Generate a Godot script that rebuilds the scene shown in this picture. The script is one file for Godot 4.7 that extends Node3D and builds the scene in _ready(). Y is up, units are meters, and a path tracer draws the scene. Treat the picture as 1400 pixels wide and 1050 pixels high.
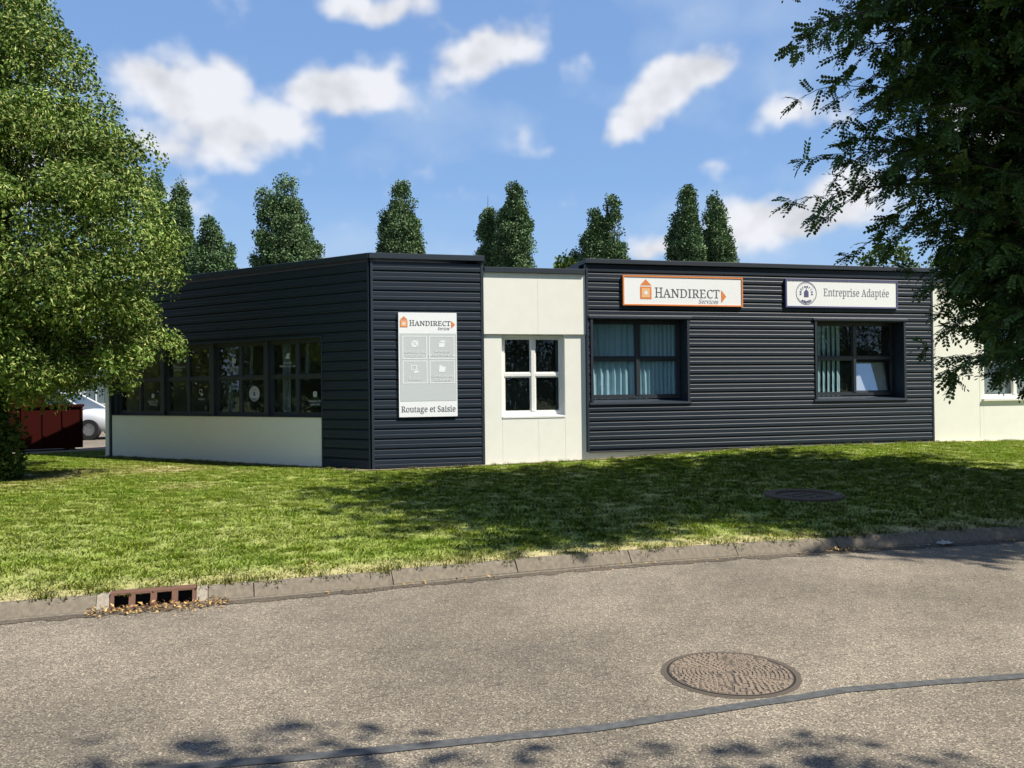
extends Node3D
# A low office building clad in dark metal, behind a lawn and a kerb, on a sunny morning.
# World frame: x runs along the street front, z points from the building to the road, the corner of the two fronts is the origin.

const EXPO := 2.0
const CAM := Vector3(-1.007, 1.4, 14.974)
var rng := RandomNumberGenerator.new()
var TL := Transform3D(Basis(Vector3.UP, -PI / 4), Vector3.ZERO)   # frame of the slanted front: local x = -t
var M := {}
var used := {}

# ------------------------------------------------------------------ helpers
func lin(r: float, g: float, b: float) -> Color:
	return Color(r, g, b).linear_to_srgb()

func mat(called: String, c: Color, rough := 0.8, metal := 0.0) -> StandardMaterial3D:
	var m := StandardMaterial3D.new()
	m.albedo_color = c.linear_to_srgb()
	m.roughness = rough
	m.metallic = metal
	M[called] = m
	return m

func numbered(called: String) -> String:
	if not used.has(called):
		used[called] = 0
		return called
	used[called] += 1
	return "%s_%03d" % [called, used[called]]

func thing(called: String, label: String, category: String, at := Vector3.ZERO, turn := 0.0, group := "") -> Node3D:
	var o := Node3D.new()
	o.name = numbered(called)
	add_child(o)
	o.position = at
	o.rotation.y = turn
	tag(o, label, category, group)
	return o

func tag(o: Node, label: String, category: String, group := "") -> void:
	o.set_meta("label", label)
	o.set_meta("category", category)
	if group != "":
		o.set_meta("group", group)

func obj(called: String, mesh: Mesh, m: Material, parent: Node = null, tf := Transform3D.IDENTITY) -> MeshInstance3D:
	var o := MeshInstance3D.new()
	o.mesh = mesh
	o.material_override = m
	o.transform = tf
	if parent == null:
		o.name = numbered(called)
		add_child(o)
	else:
		o.name = called
		parent.add_child(o, true)
	return o

func struct(called: String, mesh: Mesh, m: Material, tf := Transform3D.IDENTITY) -> MeshInstance3D:
	var o := obj(called, mesh, m, null, tf)
	o.set_meta("kind", "structure")
	return o

func S() -> SurfaceTool:
	var st := SurfaceTool.new()
	st.begin(Mesh.PRIMITIVE_TRIANGLES)
	return st

func done(st: SurfaceTool) -> ArrayMesh:
	return st.commit()

func quad(st: SurfaceTool, a: Vector3, b: Vector3, c: Vector3, d: Vector3, n: Vector3) -> void:
	# corners in any consistent order round the face; n is the outward normal
	var g := (b - a).cross(c - a)
	var p := [a, b, c, a, c, d]
	if g.dot(n) > 0:
		p = [a, c, b, a, d, c]
	for v in p:
		st.set_normal(n)
		st.set_uv(Vector2(v.x + v.z, v.y))
		st.add_vertex(v)

func bx(st: SurfaceTool, x0: float, x1: float, y0: float, y1: float, z0: float, z1: float) -> void:
	var v := [Vector3(x0, y0, z0), Vector3(x1, y0, z0), Vector3(x1, y1, z0), Vector3(x0, y1, z0), Vector3(x0, y0, z1), Vector3(x1, y0, z1), Vector3(x1, y1, z1), Vector3(x0, y1, z1)]
	quad(st, v[0], v[1], v[2], v[3], Vector3(0, 0, -1))
	quad(st, v[4], v[5], v[6], v[7], Vector3(0, 0, 1))
	quad(st, v[0], v[3], v[7], v[4], Vector3(-1, 0, 0))
	quad(st, v[1], v[2], v[6], v[5], Vector3(1, 0, 0))
	quad(st, v[0], v[1], v[5], v[4], Vector3(0, -1, 0))
	quad(st, v[3], v[2], v[6], v[7], Vector3(0, 1, 0))

func box(x0: float, x1: float, y0: float, y1: float, z0: float, z1: float) -> ArrayMesh:
	var st := S()
	bx(st, x0, x1, y0, y1, z0, z1)
	return done(st)

func bevel_box(x0: float, x1: float, y0: float, y1: float, z0: float, z1: float, b: float) -> ArrayMesh:
	# a box whose outer (z1) edges are chamfered by b
	var st := S()
	var o := [Vector3(x0, y0, z1 - b), Vector3(x1, y0, z1 - b), Vector3(x1, y1, z1 - b), Vector3(x0, y1, z1 - b)]
	var i := [Vector3(x0 + b, y0 + b, z1), Vector3(x1 - b, y0 + b, z1), Vector3(x1 - b, y1 - b, z1), Vector3(x0 + b, y1 - b, z1)]
	var k := [Vector3(x0, y0, z0), Vector3(x1, y0, z0), Vector3(x1, y1, z0), Vector3(x0, y1, z0)]
	var ns := [Vector3(0, -1, 0), Vector3(1, 0, 0), Vector3(0, 1, 0), Vector3(-1, 0, 0)]
	quad(st, i[0], i[1], i[2], i[3], Vector3(0, 0, 1))
	quad(st, k[0], k[1], k[2], k[3], Vector3(0, 0, -1))
	for e in 4:
		var f := (e + 1) % 4
		quad(st, o[e], o[f], i[f], i[e], (ns[e] + Vector3(0, 0, 1)).normalized())
		quad(st, k[e], k[f], o[f], o[e], ns[e])
	return done(st)

func extrude_x(prof: Array, x0: float, x1: float, caps := true) -> ArrayMesh:
	# profile of Vector2(y, z) points swept along x, flat shaded; the outward side is found from the normal turned away from the centre
	var st := S()
	var mid := Vector2.ZERO
	for p in prof:
		mid += p / prof.size()
	for i in prof.size():
		var a: Vector2 = prof[i]
		var b: Vector2 = prof[(i + 1) % prof.size()]
		var n2 := Vector2(b.y - a.y, -(b.x - a.x)).normalized()
		if signed_area(prof) < 0:
			n2 = -n2
		quad(st, Vector3(x0, a.x, a.y), Vector3(x1, a.x, a.y), Vector3(x1, b.x, b.y), Vector3(x0, b.x, b.y), Vector3(0, n2.x, n2.y))
	if caps:
		var poly := PackedVector2Array()
		for p in prof:
			poly.append(p)
		var tri := Geometry2D.triangulate_polygon(poly)
		for side in [[x0, -1.0], [x1, 1.0]]:
			for k in range(0, tri.size(), 3):
				var q := []
				for j in 3:
					q.append(Vector3(side[0], poly[tri[k + j]].x, poly[tri[k + j]].y))
				tri3(st, q[0], q[1], q[2], Vector3(side[1], 0, 0))
	return done(st)

func signed_area(prof: Array) -> float:
	var s := 0.0
	for i in prof.size():
		var a: Vector2 = prof[i]
		var b: Vector2 = prof[(i + 1) % prof.size()]
		s += a.x * b.y - b.x * a.y
	return s

func tri3(st: SurfaceTool, a: Vector3, b: Vector3, c: Vector3, n: Vector3) -> void:
	var p := [a, b, c]
	if (b - a).cross(c - a).dot(n) > 0:
		p = [a, c, b]
	for v in p:
		st.set_normal(n)
		st.set_uv(Vector2(v.x + v.z, v.y))
		st.add_vertex(v)

func tube(st: SurfaceTool, pts: Array, radii: Array, sides := 7) -> void:
	var rings := []
	for i in pts.size():
		var d: Vector3 = (pts[min(i + 1, pts.size() - 1)] - pts[max(i - 1, 0)]).normalized()
		var u := d.cross(Vector3(0.3, 0.1, 1)).normalized()
		if u.length() < 0.1:
			u = d.cross(Vector3.RIGHT).normalized()
		var w := d.cross(u).normalized()
		var ring := []
		for k in sides:
			var a := TAU * k / sides
			ring.append([u * cos(a) + w * sin(a), pts[i] + (u * cos(a) + w * sin(a)) * radii[i]])
		rings.append(ring)
	for i in pts.size() - 1:
		for k in sides:
			var l := (k + 1) % sides
			var q := [rings[i][k], rings[i + 1][k], rings[i + 1][l], rings[i][k], rings[i + 1][l], rings[i][l]]
			var g: Vector3 = (q[1][1] - q[0][1]).cross(q[2][1] - q[0][1])
			if g.dot(q[0][0]) > 0:
				q = [q[0], q[2], q[1], q[3], q[5], q[4]]
			for v in q:
				st.set_normal(v[0])
				st.set_uv(Vector2(v[1].y, float(k) / sides))
				st.add_vertex(v[1])

func disc(st: SurfaceTool, c: Vector3, r0: float, r1: float, y0: float, y1: float, n: int) -> void:
	# ring (or disc when r0 = 0) with its top at y1 and an outer skirt down to y0
	for k in n:
		var a := TAU * k / n
		var b := TAU * (k + 1) / n
		var da := Vector3(cos(a), 0, sin(a))
		var db := Vector3(cos(b), 0, sin(b))
		var up := Vector3(0, y1, 0)
		var lo := Vector3(0, y0, 0)
		if r0 > 0:
			quad(st, c + da * r0 + up, c + db * r0 + up, c + db * r1 + up, c + da * r1 + up, Vector3.UP)
			quad(st, c + da * r0 + up, c + db * r0 + up, c + db * r0 + lo, c + da * r0 + lo, -(da + db).normalized())
		else:
			tri3(st, c + up, c + da * r1 + up, c + db * r1 + up, Vector3.UP)
		quad(st, c + da * r1 + up, c + db * r1 + up, c + db * r1 + lo, c + da * r1 + lo, (da + db).normalized())

func poly_flat(st: SurfaceTool, pts: Array, z := 0.0, tf := Transform3D.IDENTITY) -> void:
	# a filled outline in the xy plane facing +z
	var poly := PackedVector2Array()
	for p in pts:
		poly.append(p)
	var tri := Geometry2D.triangulate_polygon(poly)
	for k in range(0, tri.size(), 3):
		tri3(st, tf * Vector3(poly[tri[k]].x, poly[tri[k]].y, z), tf * Vector3(poly[tri[k + 1]].x, poly[tri[k + 1]].y, z), tf * Vector3(poly[tri[k + 2]].x, poly[tri[k + 2]].y, z), (tf.basis * Vector3(0, 0, 1)).normalized())

func rect_flat(st: SurfaceTool, x0: float, x1: float, y0: float, y1: float, z := 0.0) -> void:
	quad(st, Vector3(x0, y0, z), Vector3(x1, y0, z), Vector3(x1, y1, z), Vector3(x0, y1, z), Vector3(0, 0, 1))

func rect_line(st: SurfaceTool, x0: float, x1: float, y0: float, y1: float, w: float, z := 0.0) -> void:
	rect_flat(st, x0, x1, y0, y0 + w, z)
	rect_flat(st, x0, x1, y1 - w, y1, z)
	rect_flat(st, x0, x0 + w, y0 + w, y1 - w, z)
	rect_flat(st, x1 - w, x1, y0 + w, y1 - w, z)

var fonts := {}
func words(st: SurfaceTool, text: String, font: String, x0: float, x1: float, y0: float, y1: float, z: float, slant := 0.0, italic := false, heavy := false) -> void:
	# lettering fitted into the given box, a millimetre thick
	var key := font + str(italic) + str(heavy)
	if not fonts.has(key):
		var f := SystemFont.new()
		f.font_names = PackedStringArray([font])
		f.font_italic = italic
		f.font_weight = 700 if heavy else 400
		fonts[key] = f
	var t := TextMesh.new()
	t.text = text
	t.font = fonts[key]
	t.font_size = 64
	t.pixel_size = 0.01
	t.depth = 0.002
	var bb := t.get_aabb()
	if bb.size.x < 0.001:
		return
	var sx := (x1 - x0) / bb.size.x
	var sy := (y1 - y0) / bb.size.y
	var b := Basis(Vector3(sx, 0, 0), Vector3(slant * sy, sy, 0), Vector3(0, 0, 1))
	st.append_from(t, 0, Transform3D(b, Vector3(x0 - bb.position.x * sx - slant * sy * bb.position.y, y0 - bb.position.y * sy, z)))

# camera frame to world: X to the right of the camera, d its depth
func cw(px: float, d: float) -> Vector3:
	var X := (px - 700.0) / 1133.0 * d
	return Vector3(CAM.x + 0.2335 * d + 0.972 * X, 0, CAM.z - 0.972 * d + 0.2335 * X)

func ch(px: float, py: float, d: float) -> float:
	return 1.4 + (533.0 - 0.011 * (px - 700.0) - py) / 1133.0 * d

# ------------------------------------------------------------------ lie of the land
func interp(x: float, xs: Array, ys: Array) -> float:
	if x <= xs[0]:
		return ys[0]
	for i in xs.size() - 1:
		if x <= xs[i + 1]:
			return lerp(float(ys[i]), float(ys[i + 1]), (x - xs[i]) / (xs[i + 1] - xs[i]))
	return ys[-1]

func kerb_z(x: float) -> float:
	return interp(x, [-30.0, -8.0, -3.2, -1.9, -0.3, 0.7, 1.8, 2.9, 6.0, 40.0], [9.9, 8.72, 8.38, 8.27, 8.1, 7.97, 7.88, 7.84, 7.84, 7.7])

func base_y(x: float) -> float:
	return interp(x, [1.0, 2.1, 4.0, 5.5, 7.7, 11.7, 14.0, 30.0], [-0.004, 0.018, 0.05, 0.115, 0.195, 0.207, 0.18, 0.16])

var lump := FastNoiseLite.new()
func lawn_y(x: float, z: float) -> float:
	var zf := kerb_z(x) - 0.13
	var t: float = clamp((zf - z) / (zf - 0.05), 0.0, 1.0)
	var y: float = lerp(-0.104, base_y(x), pow(t, 0.9))
	return y + lump.get_noise_2d(x * 3.0, z * 3.0) * 0.018 * clamp(t * 6.0, 0.0, 1.0) * clamp((1.0 - t) * 6.0, 0.0, 1.0)

func _ready() -> void:
	rng.seed = 4711
	lump.seed = 5
	lump.frequency = 0.2
	# ---------------- camera
	var cam := Camera3D.new()
	cam.name = "camera"
	cam.fov = 49.73
	cam.near = 0.05
	cam.far = 2000.0
	add_child(cam)
	cam.position = CAM
	cam.rotation_degrees = Vector3(0.4, -13.5, -0.63)
	cam.current = true
	# ---------------- sun
	var sun := DirectionalLight3D.new()
	sun.name = "sun"
	add_child(sun)
	sun.look_at_from_position(Vector3(0.516, 0.788, 0.335) * 10.0, Vector3.ZERO, Vector3.UP)
	sun.light_energy = 1.4
	sun.light_color = Color(1.0, 0.972, 0.925)
	sun.light_angular_distance = 0.55
	sun.shadow_enabled = true
	# ---------------- sky and exposure
	var env := Environment.new()
	env.background_mode = Environment.BG_SKY
	env.sky = make_sky()
	env.tonemap_mode = Environment.TONE_MAPPER_LINEAR
	env.tonemap_exposure = EXPO
	env.sdfgi_enabled = true
	env.ssao_enabled = true
	env.ssil_enabled = true
	var we := WorldEnvironment.new()
	we.name = "world_environment"
	we.environment = env
	add_child(we)
	# ---------------- scene
	materials()
	setting()
	building()
	windows()
	signs()
	backdrop()
	trees()
	lawn_grass()
	details()

# ------------------------------------------------------------------ sky
func make_sky() -> Sky:
	var W := 2560
	var H := 1280
	var n1 := FastNoiseLite.new()
	n1.seed = 11
	n1.noise_type = FastNoiseLite.TYPE_SIMPLEX_SMOOTH
	n1.frequency = 1.0
	n1.fractal_type = FastNoiseLite.FRACTAL_FBM
	n1.fractal_octaves = 6
	n1.fractal_gain = 0.52
	var n2 := FastNoiseLite.new()
	n2.seed = 29
	n2.frequency = 1.0
	n2.fractal_octaves = 3
	# heaps of cloud: azimuth, elevation, half widths in degrees, tilt, weight
	var heaps := [[-8.0,19.2,4.8,2.5,0,1.00], [-4.4,17.2,6.6,2.6,0,0.85], [2.2,19.6,4.3,2.2,12,1.00], [-8.0,16.0,4.6,2.0,0,0.6], [-10.8,19.9,2.5,1.4,0,0.60], [4.7,24.7,4.6,1.3,5,0.75], [11.5,21.8,4.6,2.3,15,0.82], [9.2,23.6,3.0,1.3,-20,0.42],
		[24.5,19.4,4.3,2.1,28,1.1], [21.8,17.8,2.3,1.4,20,0.75], [26.7,20.5,2.5,1.5,20,0.85], [32.9,17.5,4.0,1.9,0,0.55], [32.2,11.1,6.6,2.4,8,0.98], [35.3,12.0,3.5,2.0,0,0.75], [23.1,9.7,3.0,1.3,20,0.72], [26.6,14.1,2.0,0.8,0,0.26], [16.2,16.1,3.0,0.9,0,0.22], [-8.9,12.8,3.0,2.0,0,0.5], [28.4,9.7,4.0,1.5,0,0.55],
		[-18.0, 13.0, 7.0, 3.0, 0, 0.9], [-27.0, 20.0, 6.0, 2.5, 10, 0.9], [46.0, 16.0, 7.0, 3.0, 5, 0.9]]
	# the rest of the sky goes on in the same way
	var r := RandomNumberGenerator.new()
	r.seed = 77
	for k in 70:
		var az := r.randf_range(55.0, 325.0)
		var el := 8.0 + 30.0 * pow(r.randf(), 1.4)
		var w := r.randf_range(3.0, 8.0)
		heaps.append([az if az <= 180.0 else az - 360.0, el, w, w * r.randf_range(0.35, 0.55), r.randf_range(-15, 25), r.randf_range(0.5, 1.05)])
	for k in 14:
		heaps.append([r.randf_range(-180, 180), r.randf_range(34, 60), r.randf_range(5, 11), r.randf_range(2.5, 5), r.randf_range(-15, 25), r.randf_range(0.5, 0.95)])
	# coarse weight map of the heaps, one cell a degree, so that each pixel looks at few
	var cells := {}
	for h in heaps:
		var reach: float = max(h[2], h[3]) * 1.9
		var wide: float = reach / max(0.3, cos(deg_to_rad(h[1])))
		for a in range(int(floor(h[0] - wide)), int(ceil(h[0] + wide)) + 1):
			for e in range(int(floor(h[1] - reach)), int(ceil(h[1] + reach)) + 1):
				var key := ((a + 540) % 360) * 200 + e + 50
				if not cells.has(key):
					cells[key] = []
				cells[key].append(h)
	var data := PackedFloat32Array()
	data.resize(W * H * 3)
	var low := Vector3(0.445, 0.65, 0.90)
	var mid := Vector3(0.28, 0.485, 0.83)
	var high := Vector3(0.12, 0.235, 0.58)
	var cs := PackedFloat32Array()
	var sn := PackedFloat32Array()
	for x in W:
		var a := (x + 0.5) / W * TAU
		cs.append(cos(a))
		sn.append(sin(a))
	var k := 1.0 / EXPO
	for y in H:
		var el := (0.5 - (y + 0.5) / H) * PI
		var eld := rad_to_deg(el)
		var row := y * W * 3
		if eld < -0.5:
			var g := Vector3(0.2, 0.22, 0.2) * k
			for x in W:
				var i := row + x * 3
				data[i] = g.x
				data[i + 1] = g.y
				data[i + 2] = g.z
			continue
		var t1: float = clamp(eld / 14.0, 0.0, 1.0)
		var t2: float = clamp((eld - 12.0) / 40.0, 0.0, 1.0)
		var blue := low.lerp(mid, t1).lerp(high, pow(t2, 0.8))
		var ce := cos(el)
		var se := sin(el)
		for x in W:
			var dx := sn[x] * ce
			var dz := -cs[x] * ce
			var az := (x + 0.5) / W * 360.0
			if az > 180.0:
				az -= 360.0
			var c := 0.0
			var key := ((int(floor(az)) + 540) % 360) * 200 + int(floor(eld)) + 50
			var sum := 0.0
			if cells.has(key):
				var wx := n2.get_noise_3d(dx * 9.0, se * 9.0, dz * 9.0) * 1.5
				var wy := n2.get_noise_3d(dx * 9.0 + 40.0, se * 9.0, dz * 9.0) * 1.1
				for h in cells[key]:
					var da: float = fposmod(az - h[0] + 180.0, 360.0) - 180.0
					var u: float = da * ce + wx
					var v: float = eld - h[1] + wy
					var ct := cos(deg_to_rad(h[4]))
					var sr := sin(deg_to_rad(h[4]))
					var p: float = (u * ct + v * sr) / h[2]
					var q: float = (-u * sr + v * ct) / h[3]
					sum = max(sum, h[5] * (1.15 - sqrt(p * p + q * q)) * 1.0) + (0.12 * h[5] * max(0.0, 1.0 - p * p - q * q))
			var f := n1.get_noise_3d(dx * 12.5, se * 15.0, dz * 12.5)
			c = sum * 1.2 + f * 0.66 - 0.17
			c = clamp(c / 0.72, 0.0, 1.0)
			c = c * c * (3.0 - 2.0 * c)
			var veil: float = clamp(n2.get_noise_3d(dx * 3.0 + 9.0, se * 7.0, dz * 3.0) * 0.5 + 0.05 + f * 0.2, 0.0, 0.3) * clamp(eld / 6.0, 0.0, 1.0)
			var shade: float = clamp(0.93 + f * 0.35 - 0.1 * clamp(sum - 0.75, 0.0, 1.0), 0.74, 1.0)
			var cloud := Vector3(0.90, 0.91, 0.95) * shade
			var col := blue.lerp(Vector3(0.62, 0.74, 0.90), veil)
			col = col.lerp(cloud, c * 0.94) * k
			var i := row + x * 3
			data[i] = col.x
			data[i + 1] = col.y
			data[i + 2] = col.z
	var im := Image.create_from_data(W, H, false, Image.FORMAT_RGBF, data.to_byte_array())
	var pm := PanoramaSkyMaterial.new()
	pm.panorama = ImageTexture.create_from_image(im)
	var sky := Sky.new()
	sky.sky_material = pm
	return sky

# ------------------------------------------------------------------ materials
func noise_bytes(size: int, freq: float, seed_: int, kind := FastNoiseLite.TYPE_SIMPLEX_SMOOTH, oct := 4) -> PackedByteArray:
	var n := FastNoiseLite.new()
	n.seed = seed_
	n.noise_type = kind
	n.frequency = freq
	n.fractal_octaves = oct
	if kind == FastNoiseLite.TYPE_CELLULAR:
		n.fractal_type = FastNoiseLite.FRACTAL_NONE
		n.cellular_return_type = FastNoiseLite.RETURN_CELL_VALUE
	var im := n.get_seamless_image(size, size, false, false, 0.1, true)
	im.convert(Image.FORMAT_L8)
	return im.get_data()

func tex(size: int, pick: Callable) -> ImageTexture:
	var d := PackedByteArray()
	d.resize(size * size * 3)
	for i in size * size:
		var c: Color = pick.call(i)
		d[i * 3] = clampi(int(c.r * 255.0), 0, 255)
		d[i * 3 + 1] = clampi(int(c.g * 255.0), 0, 255)
		d[i * 3 + 2] = clampi(int(c.b * 255.0), 0, 255)
	var im := Image.create_from_data(size, size, false, Image.FORMAT_RGB8, d)
	return ImageTexture.create_from_image(im)

func grey_tex(size: int, b: PackedByteArray) -> ImageTexture:
	return ImageTexture.create_from_image(Image.create_from_data(size, size, false, Image.FORMAT_L8, b))

func materials() -> void:
	mat("clad", Color(0.0125, 0.021, 0.033), 0.5)
	M.clad.roughness = 0.48
	M.clad.metallic_specular = 0.42
	var cw2 := noise_bytes(512, 0.02, 4)
	M.clad.uv1_triplanar = true
	M.clad.uv1_world_triplanar = true
	M.clad.uv1_scale = Vector3(0.35, 0.35, 0.35)
	M.clad.albedo_texture = tex(512, func(i): return Color.WHITE * (0.96 + 0.05 * (cw2[i] / 255.0 - 0.5)))
	mat("trim", Color(0.014, 0.0225, 0.034), 0.5)
	mat("cream", Color(0.79, 0.785, 0.695), 0.85)
	var c1 := noise_bytes(512, 0.01, 21)
	var c2 := noise_bytes(512, 0.3, 22)
	M.cream.albedo_texture = tex(512, func(i): return Color(1, 1, 1) * (0.955 + 0.02 * c1[i] / 255.0 + 0.025 * c2[i] / 255.0))
	M.cream.uv1_triplanar = true
	M.cream.uv1_world_triplanar = true
	M.cream.uv1_scale = Vector3(0.6, 0.6, 0.6)
	M.cream.heightmap_enabled = false
	var g := mat("render_grey", Color(0.74, 0.725, 0.63), 0.9)
	g.albedo_texture = M.cream.albedo_texture
	g.uv1_triplanar = true
	g.uv1_world_triplanar = true
	g.uv1_scale = Vector3(0.6, 0.6, 0.6)
	mat("white_frame", Color(0.74, 0.73, 0.69), 0.35)
	mat("dark_frame", Color(0.027, 0.034, 0.042), 0.4)
	mat("interior", Color(0.16, 0.16, 0.145), 0.9)
	mat("interior_floor", Color(0.10, 0.10, 0.10), 0.8)
	var gl := mat("glass", Color(0.55, 0.62, 0.62), 0.0)
	gl.transparency = BaseMaterial3D.TRANSPARENCY_ALPHA
	gl.albedo_color = Color(0.10, 0.14, 0.14, 0.12)
	gl.metallic_specular = 0.5
	var gc := mat("glass_sky_tint", Color(0.75, 0.82, 0.88), 0.0)  # coated pane; its pale bluish colour also stands in for reflected sky
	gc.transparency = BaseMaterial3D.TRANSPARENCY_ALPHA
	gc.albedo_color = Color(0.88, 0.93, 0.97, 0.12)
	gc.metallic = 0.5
	var cu := mat("curtain", Color(0.43, 0.70, 0.78), 0.9)
	cu.backlight_enabled = true
	cu.backlight = Color(0.25, 0.4, 0.4)
	mat("blind", Color(0.33, 0.40, 0.43), 0.8)
	mat("sign_white", Color(0.80, 0.81, 0.80), 0.45)
	mat("sign_grey", Color(0.52, 0.55, 0.54), 0.5)
	mat("orange", Color(0.68, 0.22, 0.055), 0.5)
	mat("pale_orange", Color(0.80, 0.45, 0.22), 0.5)
	mat("ink", Color(0.085, 0.088, 0.095), 0.6)
	mat("ink_soft", Color(0.22, 0.22, 0.27), 0.6)
	mat("violet", Color(0.085, 0.085, 0.20), 0.5)
	mat("sticker_white", Color(0.40, 0.43, 0.46), 0.6)
	var nc := mat("net_curtain", Color(0.16, 0.22, 0.23), 0.9)
	nc.backlight_enabled = true
	nc.backlight = Color(0.15, 0.2, 0.2)
	mat("bark", Color(0.09, 0.07, 0.055), 0.95)
	var b1 := noise_bytes(256, 0.06, 31)
	M.bark.albedo_texture = tex(256, func(i): return Color.WHITE * (0.55 + 0.45 * b1[i] / 255.0))
	M.bark.uv1_scale = Vector3(3, 4, 1)
	# asphalt: crushed stone set in dark binder
	var a1 := noise_bytes(1024, 0.085, 41, FastNoiseLite.TYPE_CELLULAR)
	var a2 := noise_bytes(1024, 0.19, 42, FastNoiseLite.TYPE_CELLULAR)
	var a3 := noise_bytes(1024, 0.008, 43)
	var a4 := noise_bytes(1024, 0.09, 44)
	var asphalt := mat("asphalt", Color(1, 1, 1), 0.95)
	asphalt.albedo_texture = tex(1024, func(i):
		var s: float = a1[i] / 255.0
		var f: float = a2[i] / 255.0
		var v := 0.095 + 0.10 * s * s + 0.07 * f
		if s > 0.86:
			v += 0.2 * f
		if s < 0.22:
			v *= 0.62
		v *= 0.88 + 0.24 * a3[i] / 255.0
		v *= 0.85 + 0.3 * a4[i] / 255.0
		var w := 0.05 * (f - 0.5)
		return Color(v * (1.20 + w), v * 1.02, v * (0.75 - w)).linear_to_srgb())
	asphalt.heightmap_enabled = false
	var wear := noise_bytes(512, 0.006, 45)
	var wear2 := noise_bytes(512, 0.05, 46)
	asphalt.detail_enabled = true
	asphalt.detail_blend_mode = BaseMaterial3D.BLEND_MODE_MUL
	asphalt.detail_uv_layer = BaseMaterial3D.DETAIL_UV_2
	asphalt.detail_albedo = tex(512, func(i): return Color.WHITE * (0.74 + 0.24 * wear[i] / 255.0 + 0.10 * wear2[i] / 255.0))
	asphalt.normal_enabled = true
	var bump := Image.create_from_data(1024, 1024, false, Image.FORMAT_L8, a1)
	bump.convert(Image.FORMAT_RGBA8)
	bump.bump_map_to_normal_map(2.0)
	asphalt.normal_texture = ImageTexture.create_from_image(bump)
	asphalt.normal_scale = 0.7
	# lawn soil
	var l1 := noise_bytes(512, 0.02, 51)
	var l2 := noise_bytes(512, 0.25, 52)
	var soil := mat("lawn", Color(1, 1, 1), 0.95)
	soil.vertex_color_use_as_albedo = true
	soil.albedo_texture = tex(512, func(i): return Color.WHITE * (0.62 + 0.25 * l1[i] / 255.0 + 0.5 * (l2[i] / 255.0 - 0.1)))
	# concrete
	var k1 := noise_bytes(512, 0.03, 61)
	var k2 := noise_bytes(512, 0.35, 62)
	var conc := mat("concrete", Color(0.235, 0.20, 0.145), 0.95)
	conc.albedo_texture = tex(512, func(i): return Color.WHITE * (0.52 + 0.30 * k1[i] / 255.0 + 0.28 * k2[i] / 255.0))
	conc.uv1_triplanar = true
	conc.uv1_world_triplanar = true
	conc.uv1_scale = Vector3(1.3, 1.3, 1.3)
	var conc2 := mat("concrete_pale", Color(0.40, 0.35, 0.27), 0.95)
	conc2.albedo_texture = conc.albedo_texture
	conc2.uv1_triplanar = true
	conc2.uv1_world_triplanar = true
	conc2.uv1_scale = Vector3(2, 2, 2)
	var rust := mat("rust", Color(0.135, 0.078, 0.052), 0.9)
	rust.albedo_texture = tex(512, func(i): return Color(0.75 + 0.35 * k1[i] / 255.0, 0.72 + 0.3 * k2[i] / 255.0, 0.7 + 0.3 * k2[i] / 255.0))
	rust.uv1_triplanar = true
	rust.uv1_world_triplanar = true
	rust.uv1_scale = Vector3(3, 3, 3)
	var iron := mat("iron", Color(0.29, 0.225, 0.16), 0.85)
	iron.albedo_texture = conc.albedo_texture
	iron.uv1_triplanar = true
	iron.uv1_world_triplanar = true
	iron.uv1_scale = Vector3(4, 4, 4)
	mat("iron_dark", Color(0.05, 0.042, 0.034), 0.9)
	mat("grit", Color(0.075, 0.060, 0.044), 0.95)
	mat("black_gap", Color(0.008, 0.008, 0.008), 0.95)
	mat("tar", Color(0.105, 0.108, 0.105), 0.75)
	mat("red_paint", Color(0.026, 0.0042, 0.003), 0.9)
	M.red_paint.metallic_specular = 0.15
	M.tar.albedo_texture = conc.albedo_texture
	M.tar.uv1_triplanar = true
	M.tar.uv1_world_triplanar = true
	mat("plain_ground", Color(0.07, 0.09, 0.025), 0.95)
	for a in [["leaf", 0.5], ["frond", 0.35], ["blade", 0.9], ["poplar_leaf", 0.3]]:
		var m := mat(a[0], Color(1, 1, 1), 0.55 if a[0] != "blade" else 0.65)
		m.vertex_color_use_as_albedo = true
		m.backlight_enabled = true
		m.backlight = Color(0.8, 0.9, 0.35) * a[1]
		m.cull_mode = BaseMaterial3D.CULL_DISABLED
		m.metallic_specular = 0.3
	var dl := mat("dry_leaf", Color(1, 1, 1), 0.85)
	dl.vertex_color_use_as_albedo = true
	mat("silver_paint", Color(0.50, 0.52, 0.55), 0.25)
	M.silver_paint.clearcoat_enabled = true
	mat("blue_paint", Color(0.30, 0.40, 0.50), 0.25)
	mat("tyre", Color(0.015, 0.015, 0.016), 0.9)
	mat("rim", Color(0.4, 0.4, 0.42), 0.35, 0.8)
	mat("car_glass", Color(0.03, 0.045, 0.055), 0.05)
	mat("plastic", Color(0.03, 0.03, 0.032), 0.7)
	mat("lamp", Color(0.6, 0.62, 0.65), 0.1)
	mat("mint", Color(0.50, 0.60, 0.57), 0.6)
	mat("mint_dark", Color(0.14, 0.19, 0.20), 0.3)
	mat("roof", Color(0.12, 0.12, 0.12), 0.9)

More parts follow.
